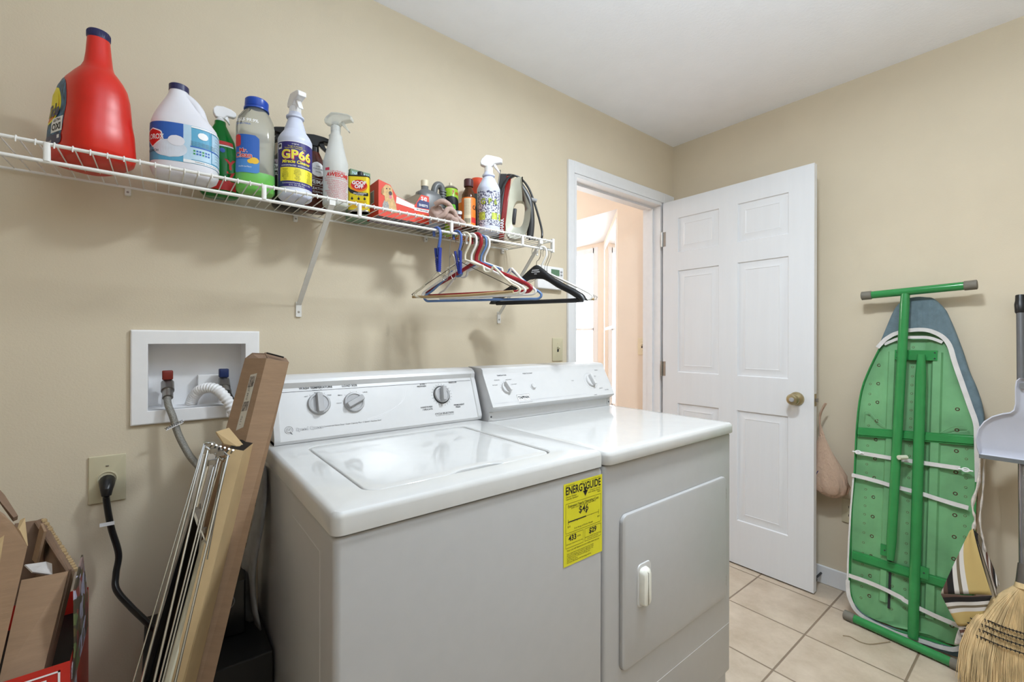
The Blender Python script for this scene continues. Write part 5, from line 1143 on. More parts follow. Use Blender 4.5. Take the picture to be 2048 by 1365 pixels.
# long upright carton
T1, T2, T0 = aty(1.25, 533, 717), aty(1.222, 578, 725), aty(1.325, 490, 717)
B1, B2 = aty(1.045, 370.5, 1366), aty(1.015, 426, 1366); B0 = B1 + (T0 - T1)
F1, F2 = tofloor(T1, B1), tofloor(T2, B2); F0 = F1 + (T0 - T1); F0.z = F1.z
T3 = T0 + (T2 - T1); F3 = F0 + (F2 - F1)
t = thing('long_carton', 'tall narrow brown cardboard carton leaning beside the washing machine', 'carton', (0, 0, 0), 0, 'boards and cartons left of the washer')
m = MB(); m.rings([[F1, F2, F3, F0], [T1, T2, T3, T0]], card, caps=False); m.add([F1, F2, F3, F0], [(3, 2, 1, 0)], card)
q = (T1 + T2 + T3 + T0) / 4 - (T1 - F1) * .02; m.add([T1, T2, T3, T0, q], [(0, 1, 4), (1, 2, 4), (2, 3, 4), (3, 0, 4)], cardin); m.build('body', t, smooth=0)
up_ = (T1 - F1).normalized()
m = panel([T0, T0 + (T3 - T0) * .9, T0 + (T3 - T0) * .85 + up_ * .022 + Vector((.012, .02, 0)), T0 + up_ * .018 + (T3 - T0) * .25], cardin, .003); m.build('flap', t, smooth=0)
m = panel([T1 + (T2 - T1) * .05 , T2, T2 + up_ * .006 + Vector((-.002, .03, .004)), T1 + up_ * .009 + Vector((0, .035, .006))], cardin, .003); m.build('flap', t, smooth=0)
sidex = (T1 - T0); sn = (T1 - T0).cross(T1 - F1).normalized()
if sn.dot(CAM - T1) < 0: sn = -sn
def sd(u, v): return T1 + (T0 - T1) * u - up_ * v + sn * .0008
m = MB(); m.add([sd(.52, .045), sd(.24, .040), sd(.24, .175), sd(.52, .185)][::1], [(0, 1, 2, 3)], mat('label_paper', (196, 190, 176), .7)); 
m.add([sd(.50, .050) + sn * .0005, sd(.27, .047) + sn * .0005, sd(.27, .075) + sn * .0005, sd(.50, .078) + sn * .0005], [(0, 1, 2, 3)], mat('barcode_grey', (150, 140, 130)))
m.add([sd(.50, .115) + sn * .0005, sd(.27, .112) + sn * .0005, sd(.27, .135) + sn * .0005, sd(.50, .139) + sn * .0005], [(0, 1, 2, 3)], mat('barcode_grey', (150, 140, 130)))
m.text('PTL 4410', .009, plane_fn(sd(.40, .092) + sn * .0006, -up_, (T0 - T1).normalized()), ink); m.text('QTY 1', .008, plane_fn(sd(.40, .16) + sn * .0006, -up_, (T0 - T1).normalized()), ink)
m.build('shipping_label', t, smooth=0)
m = MB(); m.tube([T2 + Vector((-.01, .01, .012)), T1 + Vector((.002, .01, .013))], .002, black, 6); m.build('strap', t)
# shorter pale carton in front of it
a1, a2 = aty(1.14, 456, 897), aty(1.125, 487, 902); b1, b2 = aty(.985, 340, 1366), aty(.98, 369, 1366); a0 = a1 + Vector((.030, .06, .004)); 
g1, g2 = tofloor(a1, b1), tofloor(a2, b2); g0 = g1 + (a0 - a1); g0.z = .002; a3 = a0 + (a2 - a1); g3 = g0 + (g2 - g1)
t = thing('slim_carton', 'slim pale cardboard carton with an open flap in front of the tall one', 'carton', (0, 0, 0), 0, 'boards and cartons left of the washer')
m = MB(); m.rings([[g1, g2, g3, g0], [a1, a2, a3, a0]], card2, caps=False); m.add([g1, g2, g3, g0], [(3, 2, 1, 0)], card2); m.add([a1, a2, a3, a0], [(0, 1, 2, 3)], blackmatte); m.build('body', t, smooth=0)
m = panel([aty(1.17, 448, 888), aty(1.20, 432, 864), aty(1.22, 458, 856), aty(1.16, 489, 893), aty(1.15, 473, 893)], card2, .003); m.build('flap', t, smooth=0)
# pale wooden strip, black panel
def slat(name, label, cat, l0, l1, r0, r1, mt, y0, y1, th=.012):
    a, b_, c_, d = aty(y0, *l0), aty(y0 - .006, *r0), aty(y1, *l1), aty(y1 - .006, *r1)
    c_, d = tofloor(a, c_), tofloor(b_, d); nn = Vector((0, th, 0)); m = MB()
    m.rings([[c_, d, d + nn, c_ + nn], [a, b_, b_ + nn, a + nn]], mt); o = m.build(name, None, smooth=0); tag(o, label, cat, 'boards and cartons left of the washer'); return o
slat('wooden_strip', 'pale painted wooden strip leaning between the black panel and slim carton', 'board', (404, 1086), (329, 1366), (415, 1080), (342, 1366), mat('pale_wood', (190, 186, 166), .6, vary=.1, scale=40, stretch=(1, 1, .1)), 1.10, .985)
slat('black_board', 'glossy black board leaning against the wall left of the cartons', 'panel', (385, 1022), (283, 1366), (406, 1075), (331, 1366), mat('gloss_black', (14, 14, 15), .12), 1.15, 1.03, .02)
slat('pale_label_board', 'white printed board behind the wire rack', 'board', (398, 912), (338, 1190), (436, 905), (402, 1085), mat('printed_board', (186, 178, 166), .6, vary=.15, scale=30), 1.185, 1.14, .006)
# chrome wire rack, folded
t = thing('folding_wire_rack', 'folded chrome wire rack leaning in front of the black panel', 'wire rack', (0, 0, 0), 0)
def wire(pts, r=.0013, n=1, name='wire'):
    m = MB(); P_ = [aty(y, px, py) for px, py, y in pts]
    if P_[-1].z > .05 and pts[-1][1] > 1300: P_[-1] = tofloor(P_[-2], P_[-1], .004)
    m.tube(P_, r, chrome, 7); m.build(name, t)
wire([(408, 888, 1.12), (266, 1366, .965)]); wire([(410, 886, 1.125), (283, 1366, .97)], .0022, name='frame_rod'); wire([(417, 896, 1.11), (308, 1366, .955)], .002, name='frame_rod'); wire([(436, 900, 1.11), (318, 1366, .955)], .0016)
wire([(440, 905, 1.10), (325, 1366, .95)], .0016); wire([(456, 912, 1.09), (350, 1366, .945)], .0022, name='frame_rod'); wire([(452, 920, 1.09), (414, 1120, 1.03)], .0014)
wire([(408, 887, 1.12), (426, 886, 1.12), (458, 914, 1.09), (446, 920, 1.09), (412, 895, 1.11)], .0024, name='end_frame')
wire([(412, 905, 1.11), (385, 1018, 1.07), (400, 1066, 1.06), (441, 922, 1.09)], .0018, name='link'); wire([(386, 1020, 1.07), (413, 1090, 1.05), (448, 925, 1.09)], .0016, name='link'); wire([(418, 920, 1.10), (392, 1015, 1.07)], .0035, name='link')
for (px, py) in ((428, 902), (440, 907), (424, 925), (393, 1014), (405, 1062)):
    m = MB(); q = aty(1.09, px, py); m.rbox(q + Vector((-.007, -.004, -.005)), q + Vector((.007, .004, .005)), steel, r=.002); m.build('joint', t)
m = MB(); q = aty(1.10, 420, 893)
for k in range(6): m.tube([q + Vector((k * .007, -k * .003, -.002 - k * .003)), q + Vector((k * .007 + .003, -k * .003 - .01, .006 - k * .003))], .002, chrome, 6)
m.build('hook_row', t)

# black boxes on the floor between the carton and the washer
t = tag(MB().box((-.03, 1.155, 0), (.208, 1.50, .475), blackmatte).build('black_box', None, smooth=0, bevel=.003), 'large matt black box on the floor beside the washing machine', 'box')
t = thing('black_tin_box', 'smaller black box with a round pale emblem on the larger black box', 'box', (.128, 1.32, .477), R(-8))
MB().box((-.045, -.05, 0), (.045, .06, .130), mat('black_print_box', (18, 18, 19), .3)).build('box', t, smooth=0, bevel=.003)
m = MB(); f = plane_fn((.004, -.0508, .085), (1, 0, 0), (0, 0, 1)); n = 26; vs = [f(r_ * math.cos(2 * math.pi * k / n), r_ * math.sin(2 * math.pi * k / n)) for r_ in (.017, .0195) for k in range(n)]
m.add(vs, [(k, (k + 1) % n, (k + 1) % n + n, k + n) for k in range(n)], inkgrey); m.text('H', .024, f, inkgrey, bold=.02); m.build('emblem', t, smooth=0)
m = MB(); sheet = mat('foam_sheet', (150, 150, 150), .6, trans=.15, vary=.1)
m.patch(lambda u, v: Vector((.196 - .012 * math.sin(v * 5) - .022 * (1 - v) * u - .004 * math.sin(u * 9), 1.24 + .10 * u + .015 * math.sin(v * 7), (.482) + .40 * v * (1 - .12 * u) + .010 * math.sin(u * 6))), 10, 16, sheet)
tag(m.build('foam_sheet', None, smooth=80, solid=.004), 'limp white foam sheet hanging between the tall carton and the washer', 'packing sheet')
m = MB(); m.tube(smoothpath([(.12, 1.578, .60), (.13, 1.52, .61), (.16, 1.49, .612), (.20, 1.46, .61), (.22, 1.43, .60)], 5), .007, mat('copper_hose', (96, 66, 40), .4, metal=.5), 10); tag(m.build('short_hose', None), 'short brown hose behind the tall carton near the washer', 'hose')

# open brown cartons, bottom left
G = 'open cartons in the lower left corner'
t = thing('open_carton', 'open brown corrugated carton with torn flaps standing against the wall', 'carton', (0, 0, 0), 0, G)
p1, p2 = aty(1.235, 43, 1161), aty(1.225, 137, 1143); q1, q2 = aty(1.16, 0, 1353), aty(1.16, 90, 1330)
m = panel([q1 + (q1 - p1) * .1, q2 + (q2 - p2) * .15, p2, p1], card, .004, cardin); m.build('front_panel', t, smooth=0)
r1, r2 = aty(1.26, 151, 1141), aty(1.47, 86, 1037); s1 = q2 + (q2 - p2) * .15
m = panel([s1, p2, r1, s1 + (r1 - p2) * 1.0], card, .004); 
panel([p2, r1, r2, r2 + Vector((-.012, 0, -.003))], cardin, .003, m=m); m.build('corner_strip', t, smooth=0)
m = MB(); bk = aty(1.47, 84, 1040); bd = Vector((bk.x - .02, 1.40, .42)); panel([p2 + Vector((0, .006, 0)), bk, bd, s1 + Vector((0, .02, 0))], cardin, .004, m=m); m.build('side_panel', t, smooth=0)
l1 = aty(1.46, 30, 1048); m = panel([bk, l1, l1 + Vector((-.03, -.08, -.40)), bd], cardin, .004); m.build('back_panel', t, smooth=0)
m = MB(); random.seed(5)
n = 26
for i in range(n):   # corrugation showing on the double torn rim
    a = r1 + (r2 - r1) * (i / n); j = random.uniform(-.0015, .0025)
    m.box(a + Vector((-.004, -.004, -.002)), a + Vector((.003, .004 , .003 + j)), card2)
m.build('torn_rim', t, smooth=0)
m = panel([p1 + Vector((.01, .03, .0)), aty(1.27, 105, 1150), aty(1.29, 104, 1128), aty(1.32, 92, 1124), aty(1.31, 50, 1130)], mat('foam_white', (196, 192, 190), .9, bump=.8, bscale=60), .003); m.build('foam_insert', t, smooth=0)
m = panel([aty(1.36, 88, 1064), aty(1.40, 81, 1048), aty(1.42, 64, 1120), aty(1.37, 72, 1130)], card, .004, cardin); m.build('inner_flap', t, smooth=0)
t = thing('open_carton', 'torn brown carton panel at the left edge of the picture', 'carton', (0, 0, 0), 0, G)
e1, e2, e3, e4 = aty(1.16, -90, 1000), aty(1.13, 27, 1038), aty(1.12, 55, 1093), aty(1.13, 39, 1164)
m = panel([aty(1.05, -120, 1366), aty(1.09, 0, 1330), e4, e3, aty(1.125, 40, 1062), aty(1.13, 24, 1046), aty(1.14, 10, 1030), aty(1.15, -90, 960)], card, .005, card2); m.build('front_panel', t, smooth=0)
m = panel([aty(1.15, 0, 994), aty(1.14, 27, 1036), aty(1.145, 26, 1044), aty(1.155, 0, 1008), aty(1.16, -60, 930)], cardin, .006); m.build('flap', t, smooth=0)
m = panel([aty(1.15, 44, 1040), aty(1.16, 50, 1036), aty(1.13, 56, 1092), aty(1.125, 50, 1094), aty(1.14, 38, 1060)], card2, .003); m.build('flap', t, smooth=0)
# red printed carton
t = thing('red_carton', 'red printed carton with white lettering in the bottom left corner', 'carton', (0, 0, 0), 0, G)
redc = mat('carton_bright_red', (188, 40, 30), .35); c0, c1 = aty(1.10, -120, 1385), aty(1.10, 140, 1322); dn = Vector((0, 0, -.45))
c0 = Vector((-.45, 1.10, c1.z)); W0 = c1 - c0
m = MB(); D1 = aty(1.40, 177, 1300) - c1; D1.z = 0
m.rings([[c0 + dn, c1 + dn, c1 + D1 + dn, c0 + D1 + dn], [c0, c1, c1 + D1, c0 + D1]], redc, caps=False); m.add([c0 + dn, c1 + dn, c1 + D1 + dn, c0 + D1 + dn], [(3, 2, 1, 0)], redc)
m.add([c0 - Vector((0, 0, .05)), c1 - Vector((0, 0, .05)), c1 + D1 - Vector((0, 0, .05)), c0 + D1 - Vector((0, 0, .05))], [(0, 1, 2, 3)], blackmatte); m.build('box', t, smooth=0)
ff = plane_fn(c1 + Vector((0, -.001, 0)), (1, 0, 0), (0, 0, 1)); m = MB()
for (x0, y0, x1, y1) in ((-.26, -.014, -.012, -.011), (-.015, -.2, -.012, -.011)): m.poly([(x0, y0), (x1, y0), (x1, y1), (x0, y1)], ff, white)
m.text('CANON.', .036, lambda x, y: ff(x - .020, y - .036), white, align='RIGHT', bold=.05); m.build('lettering', t, smooth=0)
pm = bpy.data.materials.new('flower_print'); pm.use_nodes = True; nt = pm.node_tree; b = nt.nodes['Principled BSDF']; tc = nt.nodes.new('ShaderNodeTexCoord'); vo = nt.nodes.new('ShaderNodeTexVoronoi'); vo.inputs['Scale'].default_value = 55; nt.links.new(tc.outputs['Object'], vo.inputs['Vector'])
rr = nt.nodes.new('ShaderNodeValToRGB'); rr.color_ramp.interpolation = 'CONSTANT'
cols = [(70, 62, 50), (96, 108, 70), (132, 112, 110), (170, 168, 190), (120, 60, 54), (88, 78, 50)]
rr.color_ramp.elements[0].color = lin(cols[0]); rr.color_ramp.elements[1].position = .85; rr.color_ramp.elements[1].color = lin(cols[5])
for i in range(1, 5): e_ = rr.color_ramp.elements.new(i * .17); e_.color = lin(cols[i])
sp = nt.nodes.new('ShaderNodeSeparateColor'); nt.links.new(vo.outputs['Color'], sp.inputs[0]); nt.links.new(sp.outputs[0], rr.inputs[0]); nt.links.new(rr.outputs[0], b.inputs['Base Color'])

m = panel([c1 + Vector((.002, .002, -.06)), c1 + Vector((.004, .03, .0)), aty(1.16, 150, 1180), aty(1.22, 166, 1110), aty(1.28, 176, 1190), c1 + D1 * .8 + Vector((.004, 0, -.06))], pm, .003, cardin); m.build('printed_flap', t, smooth=0)
m = panel([c1 + Vector((.0015, .012, -.44)), c1 + Vector((.0015, .012, -.02)), c1 + D1 * .25 + Vector((.002, 0, -.0)), c1 + D1 * .25 + Vector((.002, 0, -.44))][::-1], mat('label_grey_print', (168, 164, 170), .5, vary=.25, scale=120), .001); m.build('side_label', t, smooth=0)

# ================================================================ IRONING BOARD AGAINST THE RIGHT WALL
BN = Vector((1.37, 0, -.205)).normalized(); BU = Vector((.205, 0, 1.37)).normalized(); BO = Vector((2.335, 0, 0)); BYV = Vector((0, -1, 0))
def bp_(px, py, off=0.0):
    """board coordinates: a to the right (towards the camera), s up along the board"""
    d = _ray(px, py); k = (BO - BN * off - CAM).dot(BN) / d.dot(BN); p = CAM + d * k; return (-(p.y), (p - BO).dot(BU))
def bw(a, s_, off=0.0): return BO + BYV * a + BU * s_ - BN * off      # off > 0 comes out towards the room
BG = None
t = thing('ironing_board', 'green metal ironing board folded and leaning upright against the right wall', 'ironing board', (0, 0, 0))
# pan outline (open, bottom to top, left side then right side)
left = [bp_(*q) for q in ((1791, 1261), (1736, 1241), (1712, 1220), (1699, 1183), (1699, 1138), (1702, 1019), (1708, 952), (1713, 851), (1722, 783), (1740, 735), (1762, 690), (1775, 655), (1790, 628), (1808, 609))]
right = [bp_(*q) for q in ((1872, 1285), (1915, 1300), (1938, 1290), (1948, 1230), (1950, 1120), (1953, 1000), (1955, 900), (1950, 850), (1936, 800), (1920, 752), (1904, 700), (1890, 650), (1878, 622), (1858, 606))]
outl = left[::-1] + right     # top-left down to bottom, then up the right
outl = [(a, s_) for a, s_ in outl]
sm = smoothpath([(a, s_, 0) for a, s_ in outl], 3); out2 = [(p.x, p.y) for p in sm]
ca, cs = -.40, .70
def inset(poly, d):
    o = []
    n = len(poly)
    for i in range(n):
        a = Vector(poly[i - 1]); b_ = Vector(poly[i]); c_ = Vector(poly[(i + 1) % n]); t_ = (c_ - a)
        if t_.length < 1e-9: o.append(tuple(b_)); continue
        t_.normalize(); nn = Vector((-t_.y, t_.x)); 
        if (Vector((ca, cs)) - b_).dot(nn) < 0: nn = -nn
        o.append(tuple(b_ + nn * d))
    return o
def binterp(poly, s_):
    xs_ = []
    for a, b_ in zip(poly, poly[1:] + poly[:1]):
        if (a[1] - s_) * (b_[1] - s_) <= 0 and a[1] != b_[1]: xs_.append(a[0] + (b_[0] - a[0]) * (s_ - a[1]) / (b_[1] - a[1]))
    return (min(xs_), max(xs_)) if len(xs_) > 1 else (ca, ca)
m = MB(); i1 = inset(out2, .004); i2 = inset(out2, .012)
# rim, then corrugated sheet filled in rows
smin = min(p[1] for p in i2) + .002; smax = max(p[1] for p in i2) - .002
m.rings([[bw(a, s_, -.012) for a, s_ in out2], [bw(a, s_, .010) for a, s_ in out2], [bw(a, s_, .010) for a, s_ in i1], [bw(a, s_, -.004) for a, s_ in inset(out2, .006)]], green, caps=False)
rows = 60; colsN = 48; vs = []
def corr(a):
    h = 0.0
    for c0, wd, hh in ((-.495, .030, .004), (-.318, .040, .004), (-.40, .05, -.006)):
        d_ = abs(a - c0) / wd; h += hh * max(0, 1 - max(0, d_ - .5) * 3)
    return h
for j in range(rows + 1):
    s_ = smin + (smax - smin) * j / rows; a0, a1 = binterp(i1, s_)
    for i in range(colsN + 1): a = a0 + (a1 - a0) * i / colsN; vs.append(bw(a, s_, -.003 + corr(a)))
m.add(vs, [(j * (colsN + 1) + i, j * (colsN + 1) + i + 1, (j + 1) * (colsN + 1) + i + 1, (j + 1) * (colsN + 1) + i) for j in range(rows) for i in range(colsN)], greenpale)
# vent holes with rusty rims
for ai, a in enumerate((-.553, -.525, -.452, -.414, -.378, -.275, -.247)):
    s_ = .10 + .02 * (ai % 2)
    while s_ < 1.22:
        a0, a1 = binterp(i2, s_)
        if a0 + .012 < a < a1 - .012:
            big = ai in (1, 4, 5); r_ = .0048 if big else .003
            m.add([bw(a + r_ * 1.5 * math.cos(q * math.pi / 6), s_ + r_ * 1.5 * math.sin(q * math.pi / 6), .0006 + corr(a) - .003) for q in range(12)], [tuple(range(12))], rust)
            m.add([bw(a + r_ * 1.12 * math.cos(q * math.pi / 6), s_ + r_ * 1.12 * math.sin(q * math.pi / 6), .0012 + corr(a) - .003) for q in range(12)], [tuple(range(12))], greenpale if not big else gap_shade_m)
            m.add([bw(a + r_ * .8 * math.cos(q * math.pi / 6), s_ + r_ * .8 * math.sin(q * math.pi / 6), .0018 + corr(a) - .003) for q in range(12)], [tuple(range(12))], greenpale)
        s_ += .082 if ai in (1, 4, 5) else .041 + .006 * math.sin(ai * 3 + s_ * 9)
m.build('metal_top', t, smooth=30)
# rails running lengthwise
RLa = bp_(1784, 848)[0]; RRa = bp_(1871, 850)[0]; SLa = bp_(1791, 848)[0]
for a0, a1 in ((RLa - .016, RLa + .002), (RRa - .012, RRa + .012)):
    k = MB(); rr_ = [[bw(a0 - .006, s_, .0), bw(a0, s_, .010), bw(a1, s_, .010), bw(a1 + .006, s_, .0)] for s_ in (.12, 1.165)]
    k.rings(rr_, greenpale); k.build('side_rail', t, smooth=0)
k = MB(); k.rings([[bw(a, s_, .0016) for a in (SLa - .003, SLa + .005)] + [bw(a, s_, .0006) for a in (SLa + .005, SLa - .003)] for s_ in (.10, 1.115)], gap_shade_m); k.build('slot', t, smooth=0)
# cross braces
def cross(p, q, hh=.020, off=.016, name='cross_brace'):
    a0, s0 = p; a1, s1 = q; k = MB(); prof = [(-hh, 0), (-hh, off * .7), (-hh * .75, off * .7), (-hh * .65, off), (hh * .65, off), (hh * .75, off * .7), (hh, off * .7), (hh, 0)]
    k.rings([[bw(a, s_ + ds, o_) for ds, o_ in prof] for a, s_ in ((a0, s0), (a1, s1))], green); k.build(name, t, smooth=0)
cross(bp_(1717, 864), bp_(1948, 882)); cross(bp_(1706, 1110), bp_(1945, 1185))
a0, s0 = bp_(1792, 706); a1, s1 = bp_(1872, 723)
k = MB(); k.rings([[bw(a, s_, o_) for s_, o_ in ((1.130, .0), (1.130, .014), (1.172, .014), (1.172, .0))] for a in (-.470, -.335)], green)
for a in (-.462, -.343):
    for s_ in (1.138, 1.162): k.add([bw(a + .003 * math.cos(q), s_ + .003 * math.sin(q), .0146) for q in [x * math.pi / 5 for x in range(10)]], [tuple(range(10))], gap_shade_m)
k.build('pivot_plate', t, smooth=0)
for px, py in ((1772, 1100), (1850, 1145)):
    a, s_ = bp_(px, py); k = MB(); k.rings([[bw(a - .014, s_ + o1, o2) for o1, o2 in ((-.022, 0), (-.022, .022), (.022, .022), (.022, 0))], [bw(a + .014, s_ + o1, o2) for o1, o2 in ((-.022, 0), (-.022, .022), (.022, .022), (.022, 0))]], green)
    k.add([bw(a + .003 * math.cos(q), s_ + .003 * math.sin(q), .0226) for q in [x * math.pi / 5 for x in range(10)]], [tuple(range(10))], gap_shade_m); k.build('slide_bracket', t, smooth=0)
# legs: T-bar leg (upper end) and foot-bar leg
def leg(path, ra, name='leg', flat=None):
    k = MB(); k.tube(smoothpath(path, 5), ra, green, 18, flat=flat); return k.build(name, t, smooth=60)
Ttop = bw(*bp_(1818, 592), off=.065); TL = Vector((2.497, .588, 1.404)); TR = Vector((2.497, .222, 1.421))
jl = aty(.425, 1815, 590); 
mid = TL + (TR - TL) * .415
lo1 = bw(*bp_(1785, 1118), off=.036)
up1 = mid + Vector((0, 0, -.010))
pth = [up1, up1 + (lo1 - up1) * .03, up1 + (lo1 - up1) * .5, up1 + (lo1 - up1) * .94, lo1]
k = MB(); k.tube([up1, up1 + (lo1 - up1) * .05, up1 + (lo1 - up1) * .5, up1 + (lo1 - up1) * .93], [.0155, .0165, .0165, .0165], green, 20); 
e0 = up1 + (lo1 - up1) * .93; k.tube([e0, e0 + (lo1 - e0) * .4, lo1], [.0165, .015, .012], green, 20, flat=1.0); k.build('leg', t, smooth=60)
FL = atz(.019, 1688, 1229); FR = atz(.019, 1930, 1338); fm_ = atz(.02, 1826, 1281)
hi2 = bw(*bp_(1846, 712), off=.036)
k = MB(); k.tube([fm_ + Vector((0, 0, .008)), fm_ + (hi2 - fm_) * .04, fm_ + (hi2 - fm_) * .5, fm_ + (hi2 - fm_) * .92, hi2], [.0165, .0175, .0175, .0175, .013], green, 20); k.build('leg', t, smooth=60)
for P0, P1, nm, r_ in ((TL, TR, 'top_bar', .0165), (FL, FR, 'foot_bar', .0165)):
    d = (P1 - P0).normalized(); k = MB(); k.tube([P0 + d * .02, P1 - d * .02], r_, green, 22); b_ = k.build(nm, t, smooth=60)
    for e_, sg in ((P0, 1), (P1, -1)):
        k = MB(); k.tube([e_, e_ + d * sg * .002, e_ + d * sg * .036, e_ + d * sg * .038], [r_ * .9, r_ + .0025, r_ + .0025, r_ + .0005], greyrub, 22); k.build('end_cap', b_, smooth=50)
pv = bw(*bp_(1813, 915), off=.05); k = MB(); k.tube([pv + Vector((-.02, .012, 0)), pv + Vector((.01, -.006, 0))], [.009, .009], mat('nylon_pivot', (206, 210, 190), .4), 16); k.build('pivot', t)
k = MB()
for p in (((1730, 838), (1732, 824), (1742, 826), (1756, 842), (1772, 854)), ((1882, 866), (1905, 855), (1928, 852), (1938, 860), (1930, 864), (1905, 866))):
    pts = [bw(*bp_(*z), off=.016) for z in p]; k.tube(smoothpath(pts, 5), .0014, greenpale, 6)
k.build('wire_loop', t)
# cover: pad wrapped over the tip, elastic hem, straps
cv = thing('ironing_board_cover', 'blue grey cotton cover over the ironing board tip with white elastic hem', 'ironing board cover', (0, 0, 0))
tipo = [bp_(*q) for q in ((1760, 691), (1769, 668), (1788, 624), (1806, 604), (1822, 599), (1837, 597), (1853, 598), (1868, 601), (1889, 620), (1900, 640), (1910, 663), (1925, 703), (1938, 743), (1952, 775), (1962, 805), (1968, 835), (1969, 860))]
tipi = [bp_(*q) for q in ((1760, 692), (1774, 676), (1790, 668), (1806, 664), (1825, 661), (1840, 660), (1855, 661), (1870, 666), (1883, 672), (1893, 680), (1901, 691), (1911, 725), (1926, 768), (1934, 790), (1941, 811), (1954, 848), (1956, 870))]
m = MB(); K = len(tipo); SUB = 4; O_ = smoothpath([(a, s_, 0) for a, s_ in tipo], SUB); I_ = smoothpath([(a, s_, 0) for a, s_ in tipi], SUB); n = len(O_)
def cring(fr, off):
    o = []
    for i in range(n):
        q = O_[i] + (I_[i] - O_[i]) * fr; wr = .0022 * math.sin(i * 2.3) * math.sin(math.pi * min(1, fr)) + .0014 * math.sin(i * 5.1) * fr
        o.append(bw(q.x, q.y, off + wr))
    return o
m.rings([cring(0.03, -.030), cring(-.03, -.022), cring(-.055, -.008), cring(-.04, .006), cring(.04, .014), cring(.25, .0155), cring(.5, .0150), cring(.75, .0145), cring(1.0, .0140)], padblue, caps=False, closed=False)
m.build('cover_fabric', cv, smooth=80)
m = MB()
def ribbon(px_pts, wd, off, mt=elastic, m_=None, seg=4, ends=None):
    k = m_ or MB(); P_ = smoothpath([(bp_(*q)[0], bp_(*q)[1], 0) for q in px_pts], seg); rg = []
    for i, p in enumerate(P_):
        a = P_[max(i - 1, 0)]; b_ = P_[min(i + 1, len(P_) - 1)]; t_ = (b_ - a).normalized(); nn = Vector((-t_.y, t_.x, 0)) * wd / 2; wv = .0012 * math.sin(i * 1.9)
        rg.append([bw(p.x + nn.x, p.y + nn.y, off + wv), bw(p.x - nn.x, p.y - nn.y, off + wv), bw(p.x - nn.x, p.y - nn.y, off + wv - .002), bw(p.x + nn.x, p.y + nn.y, off + wv - .002)])
    k.rings(rg, mt); return k
ribbon([(1757, 697), (1772, 681), (1790, 670), (1808, 665), (1825, 662), (1855, 662), (1883, 673), (1900, 692), (1911, 727), (1926, 770), (1941, 813), (1953, 848), (1955, 880), (1956, 920), (1957, 965)], .016, .018).build('elastic_hem', cv, smooth=60)
ribbon([(1770, 690), (1800, 678), (1830, 676), (1860, 677), (1886, 686)], .012, .013).build('elastic_hem', cv, smooth=60)
# lower hem around the square end
ribbon([(1709, 950), (1703, 1019), (1699, 1090), (1697, 1140), (1697, 1170)], .006, .012).build('elastic_hem', cv, smooth=60)
ribbon([(1697, 1160), (1699, 1190), (1713, 1220), (1738, 1240), (1772, 1256), (1800, 1268), (1840, 1280), (1880, 1293), (1912, 1298), (1940, 1285)], .015, .012).build('elastic_hem', cv, smooth=60)
m = MB(); lowo = [bp_(*q) for q in ((1694, 1170), (1697, 1198), (1716, 1228), (1745, 1250), (1780, 1264), (1830, 1283), (1880, 1303), (1920, 1315), (1944, 1300))]; lowi = [bp_(*q) for q in ((1699, 1170), (1703, 1192), (1720, 1218), (1748, 1238), (1784, 1252), (1832, 1270), (1880, 1284), (1915, 1292), (1936, 1280))]
O_ = smoothpath([(a, s_, 0) for a, s_ in lowo], 4); I_ = smoothpath([(a, s_, 0) for a, s_ in lowi], 4); n = len(O_)
m.rings([cring(.5, -.026), cring(0, -.018), cring(-.05, -.004), cring(.1, .008), cring(.9, .010)], padblue, caps=False, closed=False); m.build('cover_hem_fold', cv, smooth=80)
# the pad itself on the far side of the board (towards the wall)
m = MB(); oo = [(a, s_) for a, s_ in out2]
m.rings([[bw(a, s_, -.0125) for a, s_ in inset(oo, .01)], [bw(a, s_, -.014) for a, s_ in inset(oo, -.002)], [bw(a, s_, -.026) for a, s_ in inset(oo, -.001)], [bw(a, s_, -.030) for a, s_ in inset(oo, .012)]], mat('printed_cotton', (158, 120, 90), .9, vary=.35, scale=30), caps=True); m.build('pad', cv, smooth=0)
# straps
for px_pts in (((1714, 905), (1750, 911), (1792, 918), (1840, 925), (1880, 931), (1922, 937)), ((1706, 950), (1750, 961), (1790, 973), (1840, 986), (1890, 1002), (1938, 1016)), ((1700, 1150), (1750, 1168), (1800, 1192), (1815, 1202), (1860, 1225), (1920, 1251))):
    k = ribbon(px_pts, .016, .019); k.build('strap', cv, smooth=60)
for c_ in ((1719, 905), (1933, 940)):
    a, s_ = bp_(*c_); k = MB(); k.tube([bw(a + .010 * math.cos(q), s_ + .007 * math.sin(q), .022) for q in [x * math.pi / 6 for x in range(12)]], .0022, white, 8, closed=True); k.tube([bw(a - .02, s_, .022), bw(a + .02, s_ - .001, .022)], .0026, white, 8); k.build('strap_clip', cv)

